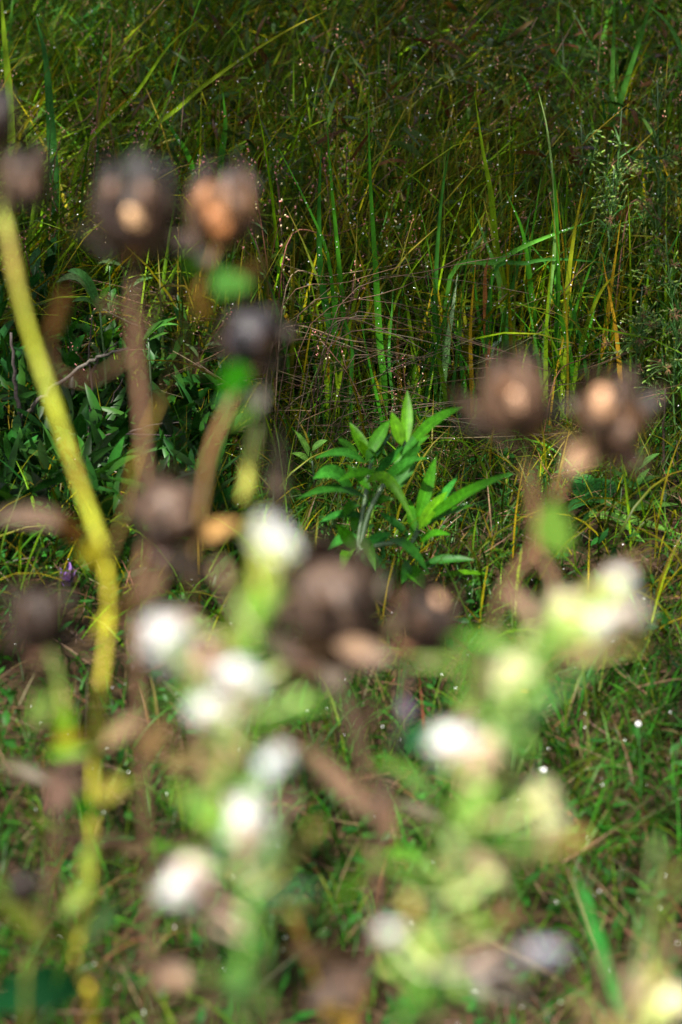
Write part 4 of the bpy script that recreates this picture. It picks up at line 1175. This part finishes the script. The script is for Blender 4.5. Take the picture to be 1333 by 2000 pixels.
# withered leaves hanging on the dry plants low down
for pl, b_, t_, dd, w, c in [(D_, (722, 1880), (560, 1850), 1.3, 80, [.09, .055, .035]), (D_, (720, 1900), (600, 1960), 1.35, 90, [.1, .06, .045]), (B, (275, 1400), (200, 1460), 1.25, 44, [.2, .13, .08]),
                             (B, (280, 1480), (330, 1400), 1.3, 60, [.22, .15, .07]), (C_, (388, 1480), (320, 1500), 1.3, 60, [.2, .15, .06]), (C_, (392, 1560), (480, 1440), 1.28, 60, [.28, .18, .08]),
                             (D_, (690, 1440), (740, 1360), 1.3, 60, [.12, .08, .055]), (E_, (880, 1640), (1000, 1750), 1.35, 60, [.16, .1, .06]), (E_, (870, 1750), (960, 1700), 1.35, 50, [.14, .1, .05]),
                             (D_, (660, 1290), (560, 1260), 1.2, 50, [.2, .13, .1]), (D_, (655, 1260), (770, 1290), 1.22, 50, [.2, .12, .08]), (B, (270, 1240), (390, 1200), 1.25, 60, [.14, .09, .06]),
                             (A, (180, 1650), (110, 1620), 1.18, 50, [.1, .06, .05]), (A, (190, 1560), (250, 1530), 1.2, 50, [.24, .2, .03]), (E_, (850, 1880), (1050, 1960), 1.5, 90, [.1, .07, .05]),
                             (B, (300, 1900), (380, 1930), 1.4, 90, [.09, .06, .04]), (E_, (990, 1150), (1060, 1240), 1.22, 40, [.16, .09, .06])]:
    near_leaf(pl, b_, t_, dd + .1, dd + .08, w * .8, jit(c, .1), .05, 'dryleaf', name='dry_leaf')

for k in range(22):
    pl, jx = [(A, 178), (B, 285), (C_, 392), (D_, 724), (E_, 868), (F_, 95)][k % 6]
    jy = rng.uniform(1380, 1980); dd = rng.uniform(1.35, 1.8)
    tx = jx + rng.choice([-1, 1]) * rng.uniform(60, 190); ty = jy + rng.normal(0, 70)
    brown = rng.random() < 0.45
    near_leaf(pl, (jx, jy), (tx, ty), dd, dd + rng.uniform(-.05, .1), rng.uniform(14, 32), jit([.075, .045, .028] if brown else [.08, .17, .015], .3), rng.uniform(-.1, .2), 'dryleaf' if brown else 'leaf', name='dry_leaf' if brown else 'leaf')

# G: snapped ochre stalk
G_ = near_plant('broken_stalk', 'snapped bare ochre stalk leaning at the bottom edge', 660, 2050, 1.5, 'stalk')
stalk(G_, [(660, 2050), (640, 1985), (610, 1890), (578, 1800), (548, 1718)], 1.5, 1.47, 14, 13, [[.22, .16, .015], [.24, .17, .015], [.17, .11, .015], [.24, .15, .015]], True)
near_leaf(G_, (655, 2040), (725, 1930), 1.5, 1.48, 34, [.34, .22, .03], .0, 'dryleaf', name='dry_leaf')


# ------------------------------------------------------------------ fluffy-seeded green plants (fluff white against dark turf)
def puff(root, px, py, d, rpx, joint, fluff=(.85, .82, .78), cup=(.26, .45, .07), hairs=150, tilt=None, cup_len=1.0, full=True):
    c = P(px, py, d); r = rpx * (0.98 if full else 0.74) * K * d
    j = P(*joint, d)
    ax = unit(np.array(tilt, float)) if tilt is not None else unit((c - j) / max(1e-6, np.linalg.norm(c - j)) + np.array([0, -0.4, 0.5]))
    foot = c - ax * r * 1.3 * cup_len
    mb = MB(); tube(mb, smooth([j, (j + foot) / 2 + [0, 0.004, -0.004], foot], 5), [r * 0.16, r * 0.13], np.asarray(cup) * .8, 6)
    mb.build('stalk', 'stem', root)
    mb = MB()                                                   # ribbed green cup
    S, n_ = 8, 12
    t = np.linspace(0, 1, S); prof = r * np.array([.12, .38, .46, .44, .4, .38, .4, .3])
    a, b, w = frame(ax); ph = np.linspace(0, 2 * math.pi, n_, endpoint=False)
    rad = prof[:, None] * (1 + 0.08 * np.cos(6 * ph)[None])
    V = foot + w * (t * r * 1.5 * cup_len)[:, None, None] + (a * np.cos(ph)[None, :, None] + b * np.sin(ph)[None, :, None]) * rad[..., None]
    id_ = np.arange(S * n_).reshape(S, n_); nx = np.roll(id_, -1, 1)
    mb.add(V.reshape(-1, 3), np.stack([id_[:-1], nx[:-1], nx[1:], id_[1:]], -1).reshape(-1, 4), [[id_[-1][0], id_[-1][k], id_[-1][k + 1]] for k in range(1, n_ - 1)], np.clip(np.asarray(cup)[None] * (1 + rng.normal(0, .12, (S * n_, 1))), 0, .9))
    head = mb.build('flower_head', 'petal', root)
    ORIGIN[head.name] = ORIGIN[root.name]
    if full:
        mb = MB()
        mouth = foot + w * r * 1.2 * cup_len
        ellipsoids(mb, mouth + w * r * 0.42, w, r * 0.34, r * 0.4, np.asarray(fluff), 12, 8)     # the packed middle of the brush
        N_ = hairs
        dirs = unit(rng.normal(0, 1, (N_, 3)) * 0.75 + (w + rng.normal(0, 0.35, 3))[None] * 0.75)
        pts = mouth + dirs[:, None] * (np.array([0.05, 0.5, 1.0])[None, :, None] * (r * rng.uniform(.55, 1.35, (N_, 1, 1))))
        dirs = dirs * rng.uniform(0.55, 1.3, 3)[None]; pts = mouth + (pts - mouth) * rng.uniform(0.55, 1.3, 3)[None, None]
        sd = unit(np.cross(dirs, rng.normal(0, 1, (N_, 3))))
        ribbons(mb, pts, np.repeat(sd[:, None], 3, 1), np.tile(np.array([.05, .11, .09]) * r, (N_, 1)), jits(fluff, N_, .04), 0.1)
        mb.build('fluff', 'fluff', head)
    return head


WHITE = (.9, .9, .9); PEACH = (.8, .6, .48); CREAM = (.85, .82, .55); LIME = (.5, .68, .25)
d = 1.1
W1 = near_plant('fluffy_weed', 'green weed with blown white fluff heads rising beside the husk', 470, 2050, d, group='green weeds with white fluffy heads')
SG = [.16, .36, .05]
stalk(W1, [(470, 2050), (476, 1900), (482, 1740), (470, 1580), (462, 1460), (475, 1350), (495, 1230), (512, 1140)], d + .02, d, 9, 6, np.array([[.16, .3, .06], [.12, .32, .05], SG, SG, [.2, .36, .06], [.2, .4, .06], [.26, .42, .06]]) * .55, True, mat='stem')
for px, py, r, j, fl, cp, full in [
        (528, 1062, 46, (505, 1160), WHITE, (.5, .55, .1), True), (495, 1030, 30, (505, 1150), CREAM, (.45, .5, .06), False), (330, 1250, 42, (462, 1430), WHITE, (.3, .45, .1), True),
        (462, 1318, 46, (470, 1400), WHITE, (.5, .4, .25), True), (402, 1295, 32, (465, 1410), PEACH, (.4, .3, .2), True), (412, 1385, 34, (465, 1470), WHITE, (.5, .38, .24), True),
        (548, 1480, 26, (480, 1600), WHITE, (.4, .45, .3), True), (520, 1505, 26, (478, 1600), (.75, .8, .9), (.4, .45, .3), True),
        (482, 1610, 50, (475, 1700), WHITE, (.5, .36, .25), True), (375, 1700, 40, (478, 1800), (.85, .75, .7), (.4, .25, .2), True), (350, 1738, 36, (478, 1830), WHITE, (.4, .3, .22), True),
        (430, 1110, 34, (490, 1230), PEACH, (.45, .3, .2), False), (540, 1150, 38, (495, 1230), LIME, (.3, .46, .08), False), (500, 1190, 40, (495, 1260), LIME, (.26, .44, .07), False),
        (345, 1545, 34, (468, 1600), LIME, (.26, .4, .06), False), (385, 1590, 36, (470, 1640), LIME, (.2, .45, .03), False), (540, 1670, 32, (480, 1740), LIME, (.45, .6, .3), False),
        (545, 1620, 24, (482, 1720), CREAM, (.5, .65, .25), False), (620, 1612, 26, (482, 1760), CREAM, (.5, .5, .1), False), (490, 1760, 38, (480, 1800), LIME, (.14, .4, .06), False),
        (500, 1840, 36, (480, 1880), LIME, (.12, .36, .05), False), (400, 1470, 40, (465, 1500), PEACH, (.36, .3, .12), False), (435, 1250, 36, (475, 1330), PEACH, (.36, .26, .12), False),
        (575, 1560, 26, (480, 1650), PEACH, (.4, .25, .2), False), (440, 1430, 34, (465, 1480), LIME, (.2, .4, .06), False)]:
    puff(W1, px, py, d + (rng.uniform(-.1, -.06) if full else rng.uniform(-.04, .03)), r, j, fl, cp, full=full)
    if full and r > 30 and rng.random() < 0.45:
        puff(W1, px + rng.normal(0, r * .7), py + rng.normal(8, r * .6), d + rng.uniform(-.04, .03), r * .6, j, fl, cp, full=True)
for b_, t_, w, c in [((490, 1260), (540, 1130), 60, [.3, .6, .1]), ((500, 1200), (470, 1110), 50, [.4, .56, .1]), ((480, 1300), (440, 1210), 44, [.3, .5, .08]), ((470, 1560), (400, 1640), 56, [.3, .6, .08]), ((470, 1480), (410, 1440), 50, [.34, .5, .08]), ((480, 1720), (540, 1640), 50, [.3, .62, .12]), ((480, 1860), (440, 1760), 50, [.2, .5, .1]), ((470, 1500), (360, 1590), 60, [.14, .4, .04]), ((475, 1600), (395, 1530), 54, [.2, .42, .05]), ((482, 1740), (520, 1880), 60, [.1, .36, .05]),
                     ((478, 1850), (460, 1990), 70, [.12, .34, .06]), ((480, 1650), (570, 1690), 40, [.2, .5, .14]), ((480, 1760), (640, 1735), 34, [.04, .22, .06]), ((465, 1420), (540, 1250), 46, [.18, .4, .06]),
                     ((474, 1900), (400, 1830), 60, [.03, .16, .06]), ((470, 1560), (440, 1680), 44, [.05, .3, .04]), ((480, 1900), (540, 2010), 40, [.14, .3, .05])]:
    near_leaf(W1, b_, t_, d + .03, d + rng.uniform(-.04, .06), w * .62, jit(c, .2), .06, 'petal')

d = 1.1
W2 = near_plant('fluffy_weed', 'green weed with cream fluff heads standing beyond the brown forked stalk', 815, 2050, d, group='green weeds with white fluffy heads')
stalk(W2, [(812, 2050), (832, 1920), (868, 1790), (905, 1640), (950, 1490), (1005, 1360), (1058, 1255), (1092, 1210)], d + .02, d, 11, 7, np.array([[.14, .36, .04], [.15, .38, .04], [.16, .34, .05], [.2, .36, .05], [.22, .42, .06], [.22, .45, .07], [.24, .46, .07]]) * .55, True, mat='stem')
for px, py, r, j, fl, cp, full in [
        (1210, 1140, 30, (1120, 1230), WHITE, (.55, .65, .14), True), (1165, 1148, 28, (1110, 1220), CREAM, (.45, .6, .1), False), (1105, 1188, 36, (1080, 1240), CREAM, (.5, .68, .15), True), (1162, 1222, 32, (1090, 1260), WHITE, (.5, .62, .15), True),
        (1222, 1200, 36, (1110, 1260), (.62, .56, .5), (.35, .28, .2), True), (1245, 1255, 32, (1100, 1270), CREAM, (.6, .48, .16), False), (1160, 1270, 34, (1080, 1290), PEACH, (.38, .26, .14), False), (1000, 1312, 34, (1005, 1380), CREAM, (.5, .6, .2), True),
        (968, 1425, 30, (965, 1480), CREAM, (.5, .68, .3), False), (1025, 1420, 28, (985, 1440), CREAM, (.5, .62, .3), False), (1045, 1345, 28, (1010, 1390), LIME, (.4, .6, .15), False), (882, 1452, 46, (930, 1530), WHITE, (.6, .42, .25), True), (945, 1465, 38, (935, 1530), PEACH, (.6, .4, .28), True),
        (1055, 1560, 36, (940, 1600), CREAM, (.5, .55, .2), True), (1140, 1632, 34, (930, 1680), PEACH, (.5, .34, .1), False), (980, 1676, 25, (900, 1700), LIME, (.5, .75, .3), False),
        (885, 1636, 30, (900, 1680), LIME, (.45, .6, .25), False), (928, 1776, 25, (865, 1820), CREAM, (.7, .7, .3), False), (762, 1820, 24, (835, 1900), WHITE, (.8, .8, .45), True), (800, 1760, 38, (840, 1880), CREAM, (.55, .46, .12), False),  # small pale cups also stand in for blurred sun glints
        (860, 1812, 25, (850, 1860), CREAM, (.3, .36, .16), False), (1000, 1780, 44, (880, 1850), PEACH, (.3, .18, .08), False), (970, 1850, 40, (850, 1890), PEACH, (.36, .24, .18), False), (1050, 1860, 36, (860, 1900), (.5, .5, .6), (.24, .2, .2), True),
        (905, 1895, 40, (840, 1930), LIME, (.32, .4, .06), False), (820, 1850, 38, (838, 1920), LIME, (.4, .6, .15), False), (960, 1590, 40, (920, 1620), CREAM, (.45, .42, .08), False), (920, 1560, 44, (925, 1600), LIME, (.25, .5, .06), False),
        (1070, 1640, 34, (930, 1690), PEACH, (.26, .2, .1), False), (1020, 1720, 40, (900, 1730), LIME, (.16, .45, .03), False)]:
    puff(W2, px, py, d + (rng.uniform(-.1, -.06) if full else rng.uniform(-.05, .03)), r, j, fl, cp, full=full)
    if full and r > 30 and rng.random() < 0.45:
        puff(W2, px + rng.normal(0, r * .7), py + rng.normal(8, r * .6), d + rng.uniform(-.04, .03), r * .6, j, fl, cp, full=True)
for b_, t_, w, c in [((1000, 1370), (1130, 1200), 50, [.16, .45, .05]), ((940, 1520), (900, 1650), 60, [.2, .42, .05]), ((905, 1640), (1100, 1690), 60, [.12, .4, .03]), ((960, 1470), (1180, 1290), 30, [.1, .3, .05]),
                     ((832, 1930), (770, 2020), 60, [.1, .4, .03]), ((840, 1900), (850, 1990), 66, [.16, .42, .06]), ((870, 1780), (800, 1650), 34, [.05, .22, .05]), ((925, 1580), (1120, 1540), 40, [.12, .28, .03]),
                     ((1070, 1250), (1180, 1180), 40, [.3, .6, .08]), ((1060, 1260), (1020, 1330), 40, [.3, .6, .08]), ((930, 1560), (860, 1620), 50, [.3, .58, .1]), ((930, 1580), (980, 1520), 50, [.4, .5, .06]),
                     ((900, 1660), (1000, 1640), 46, [.3, .6, .08]), ((860, 1800), (790, 1880), 56, [.35, .62, .12]), ((850, 1850), (910, 1950), 56, [.26, .58, .06]), ((840, 1900), (800, 1960), 60, [.3, .62, .08]),
                     ((1010, 1350), (960, 1400), 40, [.3, .6, .14]), ((985, 1420), (1040, 1480), 36, [.26, .5, .1]), ((880, 1740), (940, 1820), 44, [.3, .46, .05]), ((1050, 1270), (1100, 1330), 40, [.25, .5, .06]),
                     ((990, 1400), (1005, 1530), 24, [.16, .36, .1]), ((835, 1910), (960, 1960), 40, [.06, .28, .06])]:
    near_leaf(W2, b_, t_, d + .03, d + rng.uniform(-.04, .06), w * .62, jit(c, .2), .06, 'petal')

# unopened buds and small bracts up and down both stems
for wd, line, n_b in ((W1, [(476, 1950), (482, 1740), (470, 1580), (462, 1460), (475, 1350), (505, 1160)], 52), (W2, [(832, 1950), (868, 1790), (905, 1640), (950, 1490), (1005, 1360), (1092, 1210)], 80)):
    for k in range(n_b):
        f = rng.uniform(0, len(line) - 1.001); i_ = int(f); u = f - i_
        jx = line[i_][0] * (1 - u) + line[i_ + 1][0] * u; jy = line[i_][1] * (1 - u) + line[i_ + 1][1] * u
        ox = rng.normal(0, 62); oy = -abs(rng.normal(30, 30))
        cc = [(.22, .5, .05), (.4, .62, .14), (.55, .62, .25), (.16, .42, .04), (.3, .2, .1)][rng.integers(0, 5)]
        if k % 2:
            puff(wd, jx + ox, jy + oy, 1.1 + rng.uniform(-.05, .1), rng.uniform(14, 30), (jx, jy), CREAM, jit(cc, .15), full=False)
        else:
            near_leaf(wd, (jx, jy), (jx + ox * 1.4, jy + oy * 1.3), 1.12, 1.1 + rng.uniform(-.05, .06), rng.uniform(12, 26), jit(cc, .2), .1, 'petal')

d = 1.15
W3 = near_plant('fluffy_weed', 'low weed with pale heads cut by the lower picture corner', 1230, 2080, d, group='green weeds with white fluffy heads')
stalk(W3, [(1225, 2080), (1230, 2000), (1238, 1940)], d, d, 14, 10, [[.14, .1, .05], [.2, .14, .08]], True, mat='stem')
for px, py, r, j, fl, cp, full in [(1300, 1960, 48, (1235, 2030), CREAM, (.55, .6, .2), True), (1290, 1900, 38, (1235, 1990), CREAM, (.5, .45, .14), False), (1240, 1950, 38, (1230, 2020), (.55, .45, .4), (.3, .2, .16), True), (1140, 1960, 42, (1228, 2050), PEACH, (.3, .22, .1), False),
                                   (1175, 1880, 34, (1230, 2000), PEACH, (.24, .15, .1), False), (1285, 1650, 30, (1240, 1960), LIME, (.22, .32, .1), False), (1318, 1700, 34, (1245, 1960), LIME, (.24, .22, .06), False), (1325, 1830, 30, (1240, 1970), PEACH, (.3, .18, .12), False), (1195, 2000, 36, (1228, 2050), CREAM, (.45, .36, .12), False)]:
    puff(W3, px, py, d + rng.uniform(-.04, .05), r, j, fl, cp, full=full)
near_leaf(W3, (1230, 2050), (1120, 1700), 1.75, 1.75, 30, [.03, .2, .03], .05)

# ------------------------------------------------------------------ dew
mb = MB()
D = np.vstack(DROPS)
ellipsoids(mb, D[:, :3], (0, 0, 1), D[:, 3], D[:, 3], (1, 1, 1), 8, 6)
tag(mb.build('dew', 'drop'), 'countless tiny dew drops beaded over grass and weeds', 'dew', kind='stuff')
for px, py, dd, r, lab in [(1247, 1414, 3.0, .0034, 'glinting dew drop in the turf nearest the picture edge'), (1063, 1504, 2.85, .003, 'glinting dew drop in the turf above the cream fluff head'), (927, 1942, 2.3, .0024, 'glinting dew drop low in the dark turf beside the fluffy weed')]:
    p = P(px, py, dd); g = G(p[0], p[1])
    root = empty('dew_drop', g, lab, 'dew drop', 'single bright dew drops in the turf')
    mb = MB(); tube(mb, smooth([g + [0.004, 0, -.005], (g + p) / 2 + [0.006, 0, 0], p + [0, 0.001, -r]], 4), [.0011, .0007], (.04, .14, .03), 4); mb.build('blade', 'grass', root)
    mb = MB(); ellipsoids(mb, p, (0, 0, 1), r, r, (1, 1, 1), 16, 12); mb.build('droplet', 'drop', root)
